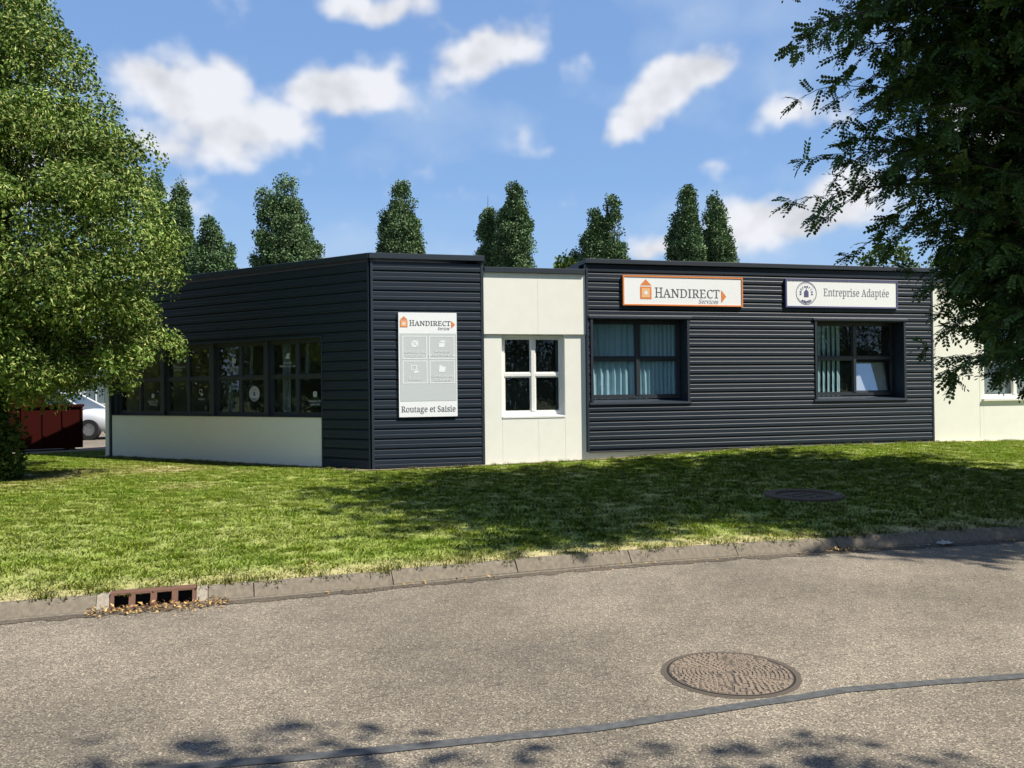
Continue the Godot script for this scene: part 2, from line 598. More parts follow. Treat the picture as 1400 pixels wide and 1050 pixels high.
# ------------------------------------------------------------------ setting
func grid(x0: float, x1: float, nx: int, z0: Callable, z1: Callable, nz: int, yf: Callable, uvs: float, uv2s: float, col: Callable, has_col: bool) -> ArrayMesh:
	var st := S()
	for i in nx + 1:
		var x: float = lerp(x0, x1, float(i) / nx)
		var a: float = z0.call(x)
		var b: float = z1.call(x)
		for j in nz + 1:
			var z: float = lerp(a, b, float(j) / nz)
			var y: float = yf.call(x, z)
			var e := 0.05
			var n := Vector3(yf.call(x - e, z) - yf.call(x + e, z), 2 * e, yf.call(x, z - e) - yf.call(x, z + e)).normalized()
			st.set_normal(n)
			st.set_uv(Vector2(x, z) * uvs)
			st.set_uv2(Vector2(x * 0.92 + z * 0.31, z * 0.92 - x * 0.31) * uv2s)
			if has_col:
				st.set_color(col.call(x, z))
			st.add_vertex(Vector3(x, y, z))
	for i in nx:
		for j in nz:
			var p := i * (nz + 1) + j
			for q in [p, p + nz + 1, p + nz + 2, p, p + nz + 2, p + 1]:
				st.add_index(q)
	st.generate_tangents()
	return done(st)

var dry := FastNoiseLite.new()
func dryness(x: float, z: float) -> float:
	# share of straw among the grass: along the kerb, along the walls, and in worn patches
	var d := 0.10 + 0.24 * dry.get_noise_2d(x * 9.0, z * 9.0) + 0.2 * dry.get_noise_2d(x * 40.0, z * 40.0)
	d += 0.75 * clamp(1.15 - (kerb_z(x) - 0.13 - z) / 0.5, 0.0, 1.0)
	var p := Vector2(x, z)
	for q in [[-4.6, -1.4, 1.5, 0.55], [-6.5, 0.2, 1.9, 0.6], [-3.4, -1.5, 1.0, 0.5], [-8.5, -0.5, 2.0, 0.5], [-2.9, 1.6, 0.55, 0.55], [-2.2, -0.6, 0.5, 0.4]]:
		d += q[3] * clamp(1.2 - p.distance_to(Vector2(q[0], q[1])) / q[2], 0.0, 1.0)
	d += 0.5 * clamp(1.0 - z / 0.35, 0.0, 1.0) * (1.0 if x > 0 else 0.0)
	return clamp(d, 0.0, 1.0)

func setting() -> void:
	dry.seed = 9
	dry.frequency = 0.05
	# the far ground
	struct("ground", box(-900, 900, -0.9, -0.34, -900, 900), M.plain_ground)
	# the road
	struct("road", grid(-60, 80, 140, func(x): return kerb_z(x) - 0.06, func(_x): return 17.2, 12, func(_x, _z): return -0.2, 1.0 / 0.62, 1.0 / 7.3, func(_x, _z): return Color.WHITE, false), M.asphalt)
	# the lawn
	var lc := func(x: float, z: float):
		var d := dryness(x, z)
		return Color(0.26, 0.32, 0.062).lerp(Color(0.50, 0.40, 0.22), d)
	struct("lawn", grid(-40, 30, 240, func(x): return -12.0 if x < -1.0 else -0.6, func(x): return kerb_z(x) - 0.125, 60, lawn_y, 1.0 / 0.9, 1.0, lc, true), M.lawn)
	# yard behind the left end, with its edging strip
	var e := Vector3(-0.932, 0, 0.362)      # along the edging, towards the street
	var o := Vector3(-6.95, 0, -7.03)
	var st := S()
	var far := Vector3(-0.362, 0, -0.932)
	var q := [o + e * 14.0, o - e * 60.0, o - e * 60.0 + far * 70.0, o + e * 14.0 + far * 70.0]
	for i in 4:
		q[i].y = 0.010
	for v in [q[0], q[2], q[1], q[0], q[3], q[2]]:
		st.set_normal(Vector3.UP)
		st.set_uv(Vector2(v.x, v.z) / 0.62)
		st.set_uv2(Vector2(v.x, v.z) / 9.0)
		st.set_tangent(Plane(1, 0, 0, 1))
		st.add_vertex(v)
	var lot := struct("yard_pavement", done(st), M.asphalt)
	lot.position.y = 0.004
	var edge := struct("edging_strip", box(-30, 14, -0.2, 0.05, -0.06, 0.06), M.concrete_pale)
	edge.transform = Transform3D(Basis(e, Vector3.UP, e.cross(Vector3.UP)), o)
	# gravel strip at the foot of the walls
	var gr := mat("gravel", Color(0.26, 0.20, 0.14), 0.95)
	gr.albedo_texture = M.concrete.albedo_texture
	gr.uv1_triplanar = true
	gr.uv1_world_triplanar = true
	gr.uv1_scale = Vector3(2.4, 2.4, 2.4)
	st = S()
	var path := [Vector3(-5.7, 0, -5.4), Vector3(-0.1, 0, 0.12), Vector3(2.1, 0, 0.1), Vector3(4.05, 0, 0.09), Vector3(6, 0, 0.08), Vector3(8, 0, 0.06)]
	for i in path.size() - 1:
		var a: Vector3 = path[i]
		var b: Vector3 = path[i + 1]
		var s := (b - a).cross(Vector3.UP).normalized() * (0.16 if i == 0 else 0.07)
		var s2 := s if i != 0 else s * 1.0
		for v in [a - s, b - s, b + s2, a + s]:
			v.y = 0.0
		var cs := [a - s, b - s, b + s2, a + s]
		for j in 4:
			cs[j].y = base_y(cs[j].x) + 0.012
		quad(st, cs[0], cs[1], cs[2], cs[3], Vector3.UP)
	struct("gravel_strip", done(st), gr)
	# pebbles on it
	var peb := S()
	var oc := [Vector3(1, 0, 0), Vector3(0.3, 0, 1), Vector3(-0.9, 0, 0.4), Vector3(-0.5, 0, -0.9), Vector3(0.5, 0, -0.8)]
	for i in 5:
		var a: Vector3 = oc[i]
		var b: Vector3 = oc[(i + 1) % 5]
		tri3(peb, a, b, Vector3(0, 0.7, 0), (a + b + Vector3(0, 1.0, 0)).normalized())
	var tfs := []
	var cols := []
	for i in 900:
		var along := rng.randf()
		var a := Vector3(-5.6, 0, -5.3).lerp(Vector3(-0.05, 0, 0.2), along) + Vector3(-0.7, 0, 0.7) * rng.randf_range(-0.12, 0.16)
		if i > 600:
			a = Vector3(rng.randf_range(0, 8), 0, rng.randf_range(0.05, 0.2))
		a.y = base_y(a.x) + 0.01
		var s := rng.randf_range(0.006, 0.02)
		tfs.append(Transform3D(Basis(Vector3.UP, rng.randf() * TAU).scaled(Vector3(s, s * 0.7, s)), a))
		var v := rng.randf_range(0.7, 1.5)
		cols.append(Color(0.30 * v, 0.24 * v, 0.17 * v))
	var mi := multi("pebbles", done(peb), M.dry_leaf, tfs, cols)
	mi.set_meta("kind", "stuff")
	tag(mi, "small tan pebbles scattered along the foot of the walls", "pebbles")
	kerb()

func multi(called: String, mesh: Mesh, m: Material, tfs: Array, cols: Array, parent: Node = null) -> MultiMeshInstance3D:
	var mm := MultiMesh.new()
	mm.transform_format = MultiMesh.TRANSFORM_3D
	mm.use_colors = true
	mm.mesh = mesh
	mm.instance_count = tfs.size()
	for i in tfs.size():
		mm.set_instance_transform(i, tfs[i])
		mm.set_instance_color(i, cols[i])
	var o := MultiMeshInstance3D.new()
	o.multimesh = mm
	o.material_override = m
	if parent == null:
		o.name = numbered(called)
		add_child(o)
	else:
		o.name = called
		parent.add_child(o, true)
	return o

func kerb() -> void:
	var root := Node3D.new()
	root.name = "kerb"
	root.set_meta("kind", "structure")
	add_child(root)
	var joint := 0.713 - 1.09 * 12
	var xs := []
	for k in 40:
		xs.append(joint + 1.09 * k)
	for k in xs.size() - 1:
		var a: float = xs[k] + 0.004
		var b: float = xs[k + 1] - 0.004
		if a < -2.2 and b > -2.2:      # the stone with the inlet is cut on both sides of it
			stone(root, a, -2.58, 0)
			if b > -1.80:
				stone(root, -1.80, b, 0)
			continue
		if a < -1.80 and b > -1.80:
			a = -1.80
		if b > -2.58 and a < -2.58:
			b = -2.58
		stone(root, a, b, rng.randf_range(-0.004, 0.004))
	# pale mortar collars beside the inlet
	for x in [[-2.575, -2.49], [-1.885, -1.805]]:
		stone(root, x[0], x[1], 0.004, M.concrete_pale)
	# flush channel along the kerb
	var ch := S()
	for i in 90:
		var x0 := -12.0 + i * 0.4
		var x1 := x0 + 0.4
		var z0 := kerb_z(x0)
		var z1 := kerb_z(x1)
		quad(ch, Vector3(x0, -0.192, z0 - 0.04), Vector3(x1, -0.192, z1 - 0.04), Vector3(x1, -0.194, z1 + 0.035), Vector3(x0, -0.194, z0 + 0.035), Vector3.UP)
		quad(ch, Vector3(x0, -0.194, z0 + 0.035), Vector3(x1, -0.194, z1 + 0.035), Vector3(x1, -0.21, z1 + 0.038), Vector3(x0, -0.21, z0 + 0.038), Vector3(0, 0, 1))
	var c := obj("channel", done(ch), M.concrete, root)
	c.name = "channel"

func stone(root: Node3D, a: float, b: float, lift: float, m: Material = null) -> void:
	if b - a < 0.03:
		return
	var za := kerb_z(a)
	var zb := kerb_z(b)
	var len := Vector2(b - a, zb - za).length()
	var prof := [Vector2(-0.4, -0.15), Vector2(-0.103, -0.15), Vector2(-0.098, -0.145), Vector2(-0.098, -0.100), Vector2(-0.103, -0.088), Vector2(-0.113, -0.077), Vector2(-0.188, -0.008), Vector2(-0.4, -0.005)]
	var mesh := extrude_x(prof, 0.0, len)
	obj("kerb_stone", mesh, m if m != null else M.concrete, root, Transform3D(Basis(Vector3.UP, -atan2(zb - za, b - a)), Vector3(a, lift, za)))

# ------------------------------------------------------------------ building
var B: Node3D
func clad_profile() -> Array:
	# one rib of the metal cladding, measured down from its upper edge: (y, outward)
	return [Vector2(-0.001, 0.0), Vector2(-0.003, 0.008), Vector2(-0.007, 0.018), Vector2(-0.013, 0.0245), Vector2(-0.019, 0.0275), Vector2(-0.024, 0.0285), Vector2(-0.078, 0.0285), Vector2(-0.084, 0.0255), Vector2(-0.088, 0.0255), Vector2(-0.096, 0.030), Vector2(-0.102, 0.0305), Vector2(-0.150, 0.0305), Vector2(-0.156, 0.028), Vector2(-0.170, 0.006), Vector2(-0.1775, 0.002), Vector2(-0.1775, 0.0)]

func rib(tf: Transform3D, x0: float, x1: float, y: float) -> void:
	var key := "rib%.3f" % (x1 - x0)
	if not M.has(key):
		M[key] = extrude_x(clad_profile(), 0.0, x1 - x0)
	# sheets are never quite straight: each rib leans by a hair
	var lean := Basis(Vector3.RIGHT, rng.randf_range(-0.005, 0.005)) * Basis(Vector3(0, 0, 1), rng.randf_range(-0.0003, 0.0003))
	obj("cladding_rib", M[key], M.clad, B, tf * Transform3D(lean, Vector3(x0, y, 0.0)))

func building() -> void:
	B = thing("office_building", "low flat-roofed office building with dark ribbed metal cladding and cream walls", "building")
	var T0 := Transform3D.IDENTITY
	# --- shells of the walls
	var st := S()
	bx(st, 0.16, 2.03, -0.4, 3.72, -0.32, -0.002)                     # left block, street front
	bx(st, 4.07, 11.72, 2.80, 3.72, -0.34, -0.002)                    # right block above the windows
	bx(st, 4.07, 11.72, 0.2, 1.10, -0.34, -0.002)
	bx(st, 4.07, 4.15, 1.10, 2.80, -0.34, -0.002)
	bx(st, 6.13, 8.95, 1.10, 2.80, -0.34, -0.002)
	bx(st, 11.04, 11.72, 1.10, 2.80, -0.34, -0.002)
	obj("wall", done(st), M.trim, B)
	st = S()
	bx(st, -7.72, -0.13, 2.44, 3.72, -0.32, -0.002)                   # slanted front
	bx(st, -1.17, -0.13, -0.4, 2.44, -0.32, -0.002)
	obj("wall", done(st), M.trim, B, TL)
	# --- cream panels of the middle section
	var z0 := -0.03
	for p in [[2.062, 2.405, -0.4, 2.43], [3.625, 4.038, -0.4, 2.43]]:
		obj("wall_panel", bevel_box(p[0], p[1], p[2], p[3], -0.3, z0, 0.002), M.cream, B)
	for p in [[2.407, 3.1, -0.4, 0.87], [3.102, 3.623, -0.4, 0.87]]:
		obj("wall_panel", bevel_box(p[0], p[1], p[2], p[3], -0.3, z0, 0.0018), M.cream, B)
	for p in [[2.062, 3.099], [3.101, 4.038]]:
		obj("wall_panel", bevel_box(p[0], p[1], 2.434, 3.60, -0.3, 0.004, 0.002), M.cream, B)
	# --- plinth below the right block
	obj("plinth", box(4.04, 11.75, -0.4, 0.2, -0.3, -0.022), M.cream, B)
	# --- cream wall beyond it
	for p in [[11.752, 12.95, -0.4, 3.60], [12.954, 13.05, -0.4, 3.60], [13.05, 15.6, -0.4, 1.09], [13.05, 15.6, 2.76, 3.60], [15.6, 20.0, -0.4, 3.60]]:
		obj("wall_panel", bevel_box(p[0], p[1], p[2], p[3], -0.3, z0, 0.0018), M.cream, B)
	obj("plinth", box(11.78, 20.0, -0.4, 0.235, -0.2, z0 + 0.006), M.cream, B)
	# --- low grey wall under the strip windows
	obj("low_wall", bevel_box(-7.70, -1.19, -0.4, 0.925, -0.3, 0.012, 0.006), M.render_grey, B, TL)
	obj("end_pillar", bevel_box(-7.90, -7.765, -0.4, 3.70, -0.3, 0.05, 0.008), M.render_grey, B, TL)
	# --- ribs
	for k in 21:
		rib(T0, 0.045, 2.005, 0.178 + 0.1775 * k)
	for k in 21:
		var y := 0.178 + 0.1775 * k
		rib(TL, -1.175 if y < 2.5 else -7.70, -0.045, y)
	for k in 20:
		var y := 3.61 - 0.1775 * (k - 1)
		if k == 0:
			y = 3.7875
		if y > 2.83 or y < 1.2:
			rib(T0, 4.085, 11.70, y)
		else:
			rib(T0, 4.085, 4.125, y)
			rib(T0, 6.155, 8.925, y)
			rib(T0, 11.065, 11.70, y)
	# --- corner and edge trims
	for x in [[0.0, 0.045], [2.005, 2.06], [4.04, 4.085], [11.70, 11.752]]:
		obj("edge_trim", bevel_box(x[0] + 0.002, x[1], -0.02 if x[0] < 3 else 0.2, 3.77, -0.08, 0.036, 0.004), M.trim, B)
	obj("edge_trim", bevel_box(-0.045, -0.012, -0.02, 3.77, -0.08, 0.035, 0.004), M.trim, B, TL)
	obj("edge_trim", bevel_box(-7.762, -7.70, -0.1, 3.77, -0.08, 0.036, 0.004), M.trim, B, TL)
	obj("edge_trim", bevel_box(4.086, 11.699, 0.192, 0.215, -0.02, 0.040, 0.004), M.trim, B)
	obj("edge_trim", bevel_box(0.046, 2.004, -0.02, 0.004, -0.02, 0.034, 0.004), M.trim, B)
	# --- copings
	for c in [[-0.02, 2.075, 3.77, 3.872, 0.075], [4.025, 11.77, 3.785, 3.872, 0.075], [2.078, 4.022, 3.575, 3.672, 0.049], [11.773, 20.0, 3.575, 3.672, 0.03]]:
		obj("coping", bevel_box(c[0], c[1], c[2], c[3], -0.34, c[4], 0.006), M.trim, B)
	obj("coping", bevel_box(-7.92, 0.02, 3.772, 3.87, -0.30, 0.074, 0.006), M.trim, B, TL)
	# returns of the taller blocks
	obj("coping", box(1.80, 2.074, 3.56, 3.868, -9.0, -0.345), M.trim, B)
	obj("coping", box(4.027, 4.32, 3.56, 3.868, -9.0, -0.345), M.trim, B)
	obj("coping", box(11.48, 11.768, 3.56, 3.868, -9.0, -0.345), M.trim, B)
	# --- roof, floor, ceiling and back walls close the rooms
	var foot := [Vector2(0.0, -0.25), Vector2(20.0, -0.25), Vector2(20.0, -12.5), Vector2(1.4, -12.5), Vector2(-5.45, -5.6), Vector2(-0.05, -0.25)]
	for s in [["roof", 3.45, 3.56, M.roof], ["ceiling", 2.86, 2.95, M.interior], ["floor", 0.02, 0.10, M.interior_floor]]:
		st = S()
		var poly := PackedVector2Array()
		for p in foot:
			poly.append(p)
		var tri := Geometry2D.triangulate_polygon(poly)
		for k in range(0, tri.size(), 3):
			for side in [[s[2], Vector3.UP], [s[1], Vector3.DOWN]]:
				tri3(st, Vector3(poly[tri[k]].x, side[0], poly[tri[k]].y), Vector3(poly[tri[k + 1]].x, side[0], poly[tri[k + 1]].y), Vector3(poly[tri[k + 2]].x, side[0], poly[tri[k + 2]].y), side[1])
		obj(s[0], done(st), s[3], B)
	st = S()
	bx(st, 1.4, 20.2, -0.4, 3.66, -12.8, -12.5)
	bx(st, 20.0, 20.2, -0.4, 3.66, -12.5, -0.02)
	obj("wall", done(st), M.cream, B)
	obj("wall", box(-7.90, -7.60, -0.4, 3.70, -9.9, -0.30), M.render_grey, B, TL)
	# partitions
	st = S()
	bx(st, 2.0, 2.1, 0.1, 2.86, -7.0, -0.32)
	bx(st, 4.02, 4.1, 0.1, 2.86, -4.4, -0.34)
	bx(st, 7.6, 7.7, 0.1, 2.86, -4.4, -0.34)
	bx(st, 11.7, 11.8, 0.1, 2.86, -4.4, -0.34)
	bx(st, 2.1, 20.0, 0.1, 2.86, -4.5, -4.4)
	obj("partition", done(st), M.interior, B)

# window: opening x0..x1, y0..y1, frame plane at zf (behind the facade), cols = list of mullion centres
func window(tf: Transform3D, x0: float, x1: float, y0: float, y1: float, zf: float, fw: float, mull: Array, trans: float, fm: Material, open_sash := false) -> Node3D:
	var w := Node3D.new()
	w.name = "window"
	B.add_child(w, true)
	w.transform = tf
	var t := 0.05
	var f := S()
	bx(f, x0, x1, y1 - fw, y1, zf - t, zf)
	bx(f, x0, x1, y0, y0 + fw, zf - t, zf)
	bx(f, x0, x0 + fw, y0 + fw, y1 - fw, zf - t, zf)
	bx(f, x1 - fw, x1, y0 + fw, y1 - fw, zf - t, zf)
	obj("frame", done(f), fm, w)
	var xs := [x0 + fw]
	for m in mull:
		var hw: float = fw * 0.62
		obj("mullion", bevel_box(m - hw, m + hw, y0 + fw, y1 - fw, zf - t, zf + 0.008, 0.006), fm, w)
		xs.append(m - hw)
		xs.append(m + hw)
	xs.append(x1 - fw)
	for k in range(0, xs.size(), 2):
		var a: float = xs[k]
		var b: float = xs[k + 1]
		obj("transom", bevel_box(a, b, trans - fw * 0.5, trans + fw * 0.5, zf - t, zf + 0.004, 0.006), fm, w)
		for r in [[y0 + fw, trans - fw * 0.5], [trans + fw * 0.5, y1 - fw]]:
			var tilt: bool = open_sash and k == 2 and r[0] < trans
			var g := S()
			var iw := 0.022
			if tilt:
				var sash := Node3D.new()
				sash.name = "tilted_sash"
				w.add_child(sash, true)
				sash.position = Vector3(0, r[0], zf - t - 0.004)
				sash.rotation.x = -0.185
				var hgt: float = r[1] - r[0]
				rect_line_box(g, a, b, 0.0, hgt, 0.045, -0.045, 0.0)
				obj("sash_frame", done(g), fm, sash)
				obj("pane", box(a + 0.045, b - 0.045, 0.045, hgt - 0.045, -0.026, -0.02), M.glass_sky_tint, sash)
				continue
			rect_line_box(g, a, b, r[0], r[1], iw, zf - t + 0.006, zf - 0.012)
			obj("bead", done(g), fm, w)
			var slight := Transform3D(Basis(Vector3.RIGHT, (-0.035 if fm == M.white_frame and k == 0 and r[0] < 1.0 else rng.randf_range(-0.004, 0.004))) * Basis(Vector3.UP, rng.randf_range(-0.004, 0.004)), Vector3.ZERO)
			var c := Vector3((a + b) / 2, (r[0] + r[1]) / 2, zf - 0.032)
			obj("pane", box(a + iw - c.x, b - iw - c.x, r[0] + iw - c.y, r[1] - iw - c.y, -0.003, 0.003), M.glass, w, Transform3D(slight.basis, c))
	return w

func rect_line_box(st: SurfaceTool, x0: float, x1: float, y0: float, y1: float, w: float, z0: float, z1: float) -> void:
	bx(st, x0, x1, y0, y0 + w, z0, z1)
	bx(st, x0, x1, y1 - w, y1, z0, z1)
	bx(st, x0, x0 + w, y0 + w, y1 - w, z0, z1)
	bx(st, x1 - w, x1, y0 + w, y1 - w, z0, z1)

func drape(x0: float, x1: float, y0: float, y1: float, folds: float, deep: float, phase: float) -> ArrayMesh:
	# a hanging pleated sheet
	var st := S()
	var n := int(max(12.0, folds * 14.0))
	var rows := 8
	for j in rows + 1:
		for i in n + 1:
			var u := float(i) / n
			var v := float(j) / rows
			var a := u * folds * TAU + phase + 0.5 * sin(u * 9.0 + v * 1.5)
			var z := deep * (sin(a) + 0.3 * sin(a * 2.3 + 1.0)) * (0.75 + 0.25 * v)
			st.set_uv(Vector2(u, v))
			st.set_smooth_group(0)
			st.add_vertex(Vector3(lerp(x0, x1, u) + 0.008 * sin(v * 3.0 + u * 20.0), lerp(y1, y0, v), z))
	for j in rows:
		for i in n:
			var p := j * (n + 1) + i
			for q in [p, p + 1, p + n + 2, p, p + n + 2, p + n + 1]:
				st.add_index(q)
	st.generate_normals()
	return done(st)

func windows() -> void:
	var T0 := Transform3D.IDENTITY
	# --- two large dark windows of the right block
	var k := 0
	for w in [[4.125, 6.155, [5.20]], [8.925, 11.065, [10.07]]]:
		var a: float = w[0]
		var b: float = w[1]
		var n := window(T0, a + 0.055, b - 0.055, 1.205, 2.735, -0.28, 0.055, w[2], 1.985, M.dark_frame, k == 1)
		# surround: jambs, head flashing and sloping sill
		for x in [[a, a + 0.045], [b - 0.045, b]]:
			obj("jamb", box(x[0], x[1], 1.13, 2.745, -0.33, 0.045), M.trim, n)
		obj("head_flashing", extrude_x([Vector2(2.745, -0.33), Vector2(2.79, -0.33), Vector2(2.80, 0.03), Vector2(2.782, 0.058), Vector2(2.745, 0.058)], a - 0.035, b + 0.05), M.trim, n)
		obj("sill", extrude_x([Vector2(1.06, -0.33), Vector2(1.20, -0.33), Vector2(1.165, -0.24), Vector2(1.135, 0.05), Vector2(1.10, 0.055), Vector2(1.10, 0.0), Vector2(1.06, -0.02)], a - 0.03, b + 0.03), M.trim, n)
		k += 1
	# --- middle window
	var mw := window(T0, 2.408, 3.622, 0.925, 2.425, -0.13, 0.062, [3.03], 1.68, M.white_frame)
	obj("sill", extrude_x([Vector2(0.871, -0.28), Vector2(0.924, -0.28), Vector2(0.924, -0.125), Vector2(0.905, -0.02), Vector2(0.871, -0.02)], 2.4085, 3.6215), M.white_frame, mw)
	# --- window in the cream wall on the right
	var rw := window(T0, 13.055, 15.595, 1.1, 2.755, -0.10, 0.07, [13.93, 14.76], 1.93, M.white_frame)
	obj("sill", box(13.02, 15.63, 1.05, 1.1, -0.2, 0.02), M.white_frame, rw)
	obj("roller_blind", box(13.1, 15.5, 1.2, 1.93, -0.19, -0.18), M.blind, rw)
	# --- strip of four windows in the slanted front
	var strips := [[1.20, 2.68], [2.80, 4.28], [4.42, 5.90], [6.03, 7.60]]
	for s in strips:
		var c: float = (s[0] + s[1]) / 2
		var n := window(TL, -s[1], -s[0], 0.935, 2.415, -0.10, 0.06, [-c], 1.70, M.dark_frame)
		n.name = "strip_window"
	var st := S()
	for p in [[-2.80, -2.68], [-4.42, -4.28], [-6.03, -5.90], [-7.70, -7.60]]:
		bx(st, p[0] + 0.001, p[1] - 0.001, 0.92, 2.43, -0.28, -0.04)
	obj("window_pier", done(st), M.dark_frame, B, TL)
	obj("head_flashing", box(-7.698, -1.14, 2.415, 2.445, -0.3, 0.05), M.trim, B, TL)
	obj("sill", box(-7.70, -1.18, 0.926, 0.937, -0.3, 0.03), M.trim, B, TL)
	obj("edge_trim", bevel_box(-1.188, -1.155, -0.02, 2.414, -0.28, 0.036, 0.004), M.trim, B, TL)
	# --- curtains and blinds: things of their own, hanging behind the panes
	var c1 := obj("curtain", drape(-0.55, 0.55, 1.16, 2.72, 8.0, 0.026, 0.4), M.curtain, null, Transform3D(Basis.IDENTITY, Vector3(4.70, 0, -0.375)))
	tag(c1, "teal pleated curtain behind the wide left panes under the orange framed sign", "curtain", "teal curtains")
	var c2 := obj("curtain", drape(-0.5, 0.5, 1.16, 2.72, 11.0, 0.02, 1.3), M.curtain, null, Transform3D(Basis.IDENTITY, Vector3(5.70, 0, -0.375)))
	tag(c2, "teal finely pleated curtain behind the right panes under the orange framed sign", "curtain", "teal curtains")
	var vb := thing("vertical_blind", "teal vertical slat blind drawn to the side, under the blue framed sign", "blind", Vector3(9.16, 0, -0.40))
	obj("head_rail", box(-0.06, 0.70, 2.70, 2.74, -0.03, 0.03), M.white_frame, vb)
	for i in 6:
		obj("slat", drape(-0.058, 0.058, 1.18, 2.70, 0.25, 0.01, 0.5), M.curtain, vb, Transform3D(Basis(Vector3.UP, 0.42), Vector3(0.03 + i * 0.112, 0, 0)))
	var c3 := obj("curtain", drape(-0.1, 0.1, 0.9, 2.5, 2.5, 0.03, 0.2), M.net_curtain, null, Transform3D(Basis.IDENTITY, Vector3(3.62, 0, -0.30)))
	tag(c3, "narrow dark teal curtain bunched behind the white framed window", "curtain", "teal curtains")
	var i := 0
	for c in [[2.46, 0.10, 0.86], [1.88, 0.05, 1.62], [4.08, 0.10, 0.86], [3.47, 0.05, 1.62]]:
		var o := obj("curtain", drape(-c[1], c[1], c[2], 2.45, 2.0, 0.025, i * 1.0), M.net_curtain, null, TL * Transform3D(Basis.IDENTITY, Vector3(-c[0], 0, -0.32)))
		tag(o, ["long narrow curtain behind the strip window next to the dark corner wall", "short narrow curtain at the mullion next to the dark corner wall", "long narrow curtain behind the strip window with the round sticker", "short narrow curtain at the mullion beside the round sticker"][i], "curtain", "narrow curtains in the strip windows")
		i += 1
	# --- cupboards added to stand in for the pale reflection in the strip windows
	for c in [[1.75, 1.0, "pale cupboard standing in for a pale reflection in the corner strip window"], [2.9, 1.1, "pale cupboard standing in for a pale reflection further along the strip windows"]]:
		var cup := thing("added_cupboard", c[2], "added_cupboard", TL * Vector3(-c[0] - 0.3, 0.1, -3.6), -PI / 4)
		obj("body", box(-0.5, 0.5, 0, 1.75, -0.25, 0.25), M.mint, cup)
		obj("door", bevel_box(-0.495, -0.005, 0.05, 1.72, 0.25, 0.27, 0.004), M.mint, cup)
		obj("door", bevel_box(0.005, 0.495, 0.05, 1.72, 0.25, 0.27, 0.004), M.mint, cup)
	var added_desk := thing("added_desk", "dark office desk standing in for the dark area low in the strip windows", "added_desk", TL * Vector3(-2.4, 0.1, -1.3), -PI / 4)  # added too, for the dark area below the pale reflection
	obj("top", box(-1.4, 1.4, 0.70, 0.74, -0.4, 0.4), M.plastic, added_desk)
	for x in [-1.35, 1.35]:
		obj("leg", box(x - 0.03, x + 0.03, 0, 0.70, -0.36, 0.36), M.plastic, added_desk)

# ------------------------------------------------------------------ signs
func house_logo(n: Node3D, cx: float, y0: float, w: float, hgt: float, z: float) -> void:
	var st := S()
	rect_flat(st, cx - w / 2, cx + w / 2, y0, y0 + hgt * 0.63, z)
	poly_flat(st, [Vector2(cx - w / 2, y0 + hgt * 0.69), Vector2(cx + w / 2, y0 + hgt * 0.69), Vector2(cx, y0 + hgt)], z)
	obj("house_emblem", done(st), M.orange, n)
	st = S()
	rect_flat(st, cx - w * 0.36, cx + w * 0.36, y0 + hgt * 0.08, y0 + hgt * 0.55, z + 0.0015)
	obj("emblem_square", done(st), M.pale_orange, n)
	st = S()
	var star := []
	for k in 16:
		var a := TAU * k / 16.0
		var r := w * (0.24 if k % 2 == 0 else 0.11)
		star.append(Vector2(cx + cos(a) * r, y0 + hgt * 0.315 + sin(a) * r))
	poly_flat(st, star, z + 0.003)
	obj("emblem_star", done(st), M.sign_white, n)

func arrow(n: Node3D, x0: float, x1: float, y0: float, y1: float, z: float) -> void:
	var st := S()
	poly_flat(st, [Vector2(x0, y0), Vector2(x1, (y0 + y1) / 2), Vector2(x0, y1)], z)
	obj("arrow_mark", done(st), M.orange, n)

func ring_logo(n: Node3D, cx: float, cy: float, r: float, z: float, ink: Material) -> void:
	var st := S()
	for q in [[0.945, 1.0], [0.87, 0.89]]:
		for k in 40:
			if q[0] < 0.9 and (k % 20 < 3 or k % 20 > 16):
				continue
			var a := TAU * k / 40
			var b := TAU * (k + 1) / 40
			quad(st, Vector3(cx + cos(a) * r * q[0], cy + sin(a) * r * q[0], z), Vector3(cx + cos(b) * r * q[0], cy + sin(b) * r * q[0], z), Vector3(cx + cos(b) * r * q[1], cy + sin(b) * r * q[1], z), Vector3(cx + cos(a) * r * q[1], cy + sin(a) * r * q[1], z), Vector3(0, 0, 1))
	# small house
	poly_flat(st, [Vector2(cx - r * 0.22, cy - r * 0.34), Vector2(cx + r * 0.22, cy - r * 0.34), Vector2(cx + r * 0.22, cy + r * 0.12), Vector2(cx, cy + r * 0.36), Vector2(cx - r * 0.22, cy + r * 0.12)], z)
	obj("ring_emblem", done(st), ink, n)
	# lettering round the ring
	st = S()
	var f := SystemFont.new()
	f.font_names = PackedStringArray(["Droid Sans"])
	f.font_weight = 700
	for part in [["entreprise", 1.0, 200.0, -20.0], ["adaptée", -1.0, 232.0, 308.0]]:
		var s: String = part[0]
		for i in s.length():
			var t := TextMesh.new()
			t.text = s[i]
			t.font = f
			t.font_size = 48
			t.pixel_size = 0.01
			t.depth = 0.002
			var bb := t.get_aabb()
			var sc := r * 0.20 / 0.30
			var a := deg_to_rad(lerp(float(part[2]), float(part[3]), (i + 0.5) / s.length()))
			var up := Vector3(cos(a), sin(a), 0) * float(part[1])
			var right := up.cross(Vector3(0, 0, 1))
			var rr := r * 0.66
			var bs := Basis(right * sc, up * sc, Vector3(0, 0, 1))
			st.append_from(t, 0, Transform3D(bs, Vector3(cx + cos(a) * rr, cy + sin(a) * rr, z) - bs * Vector3(bb.position.x + bb.size.x / 2, 0.12, 0)))
	obj("ring_lettering", done(st), ink, n)

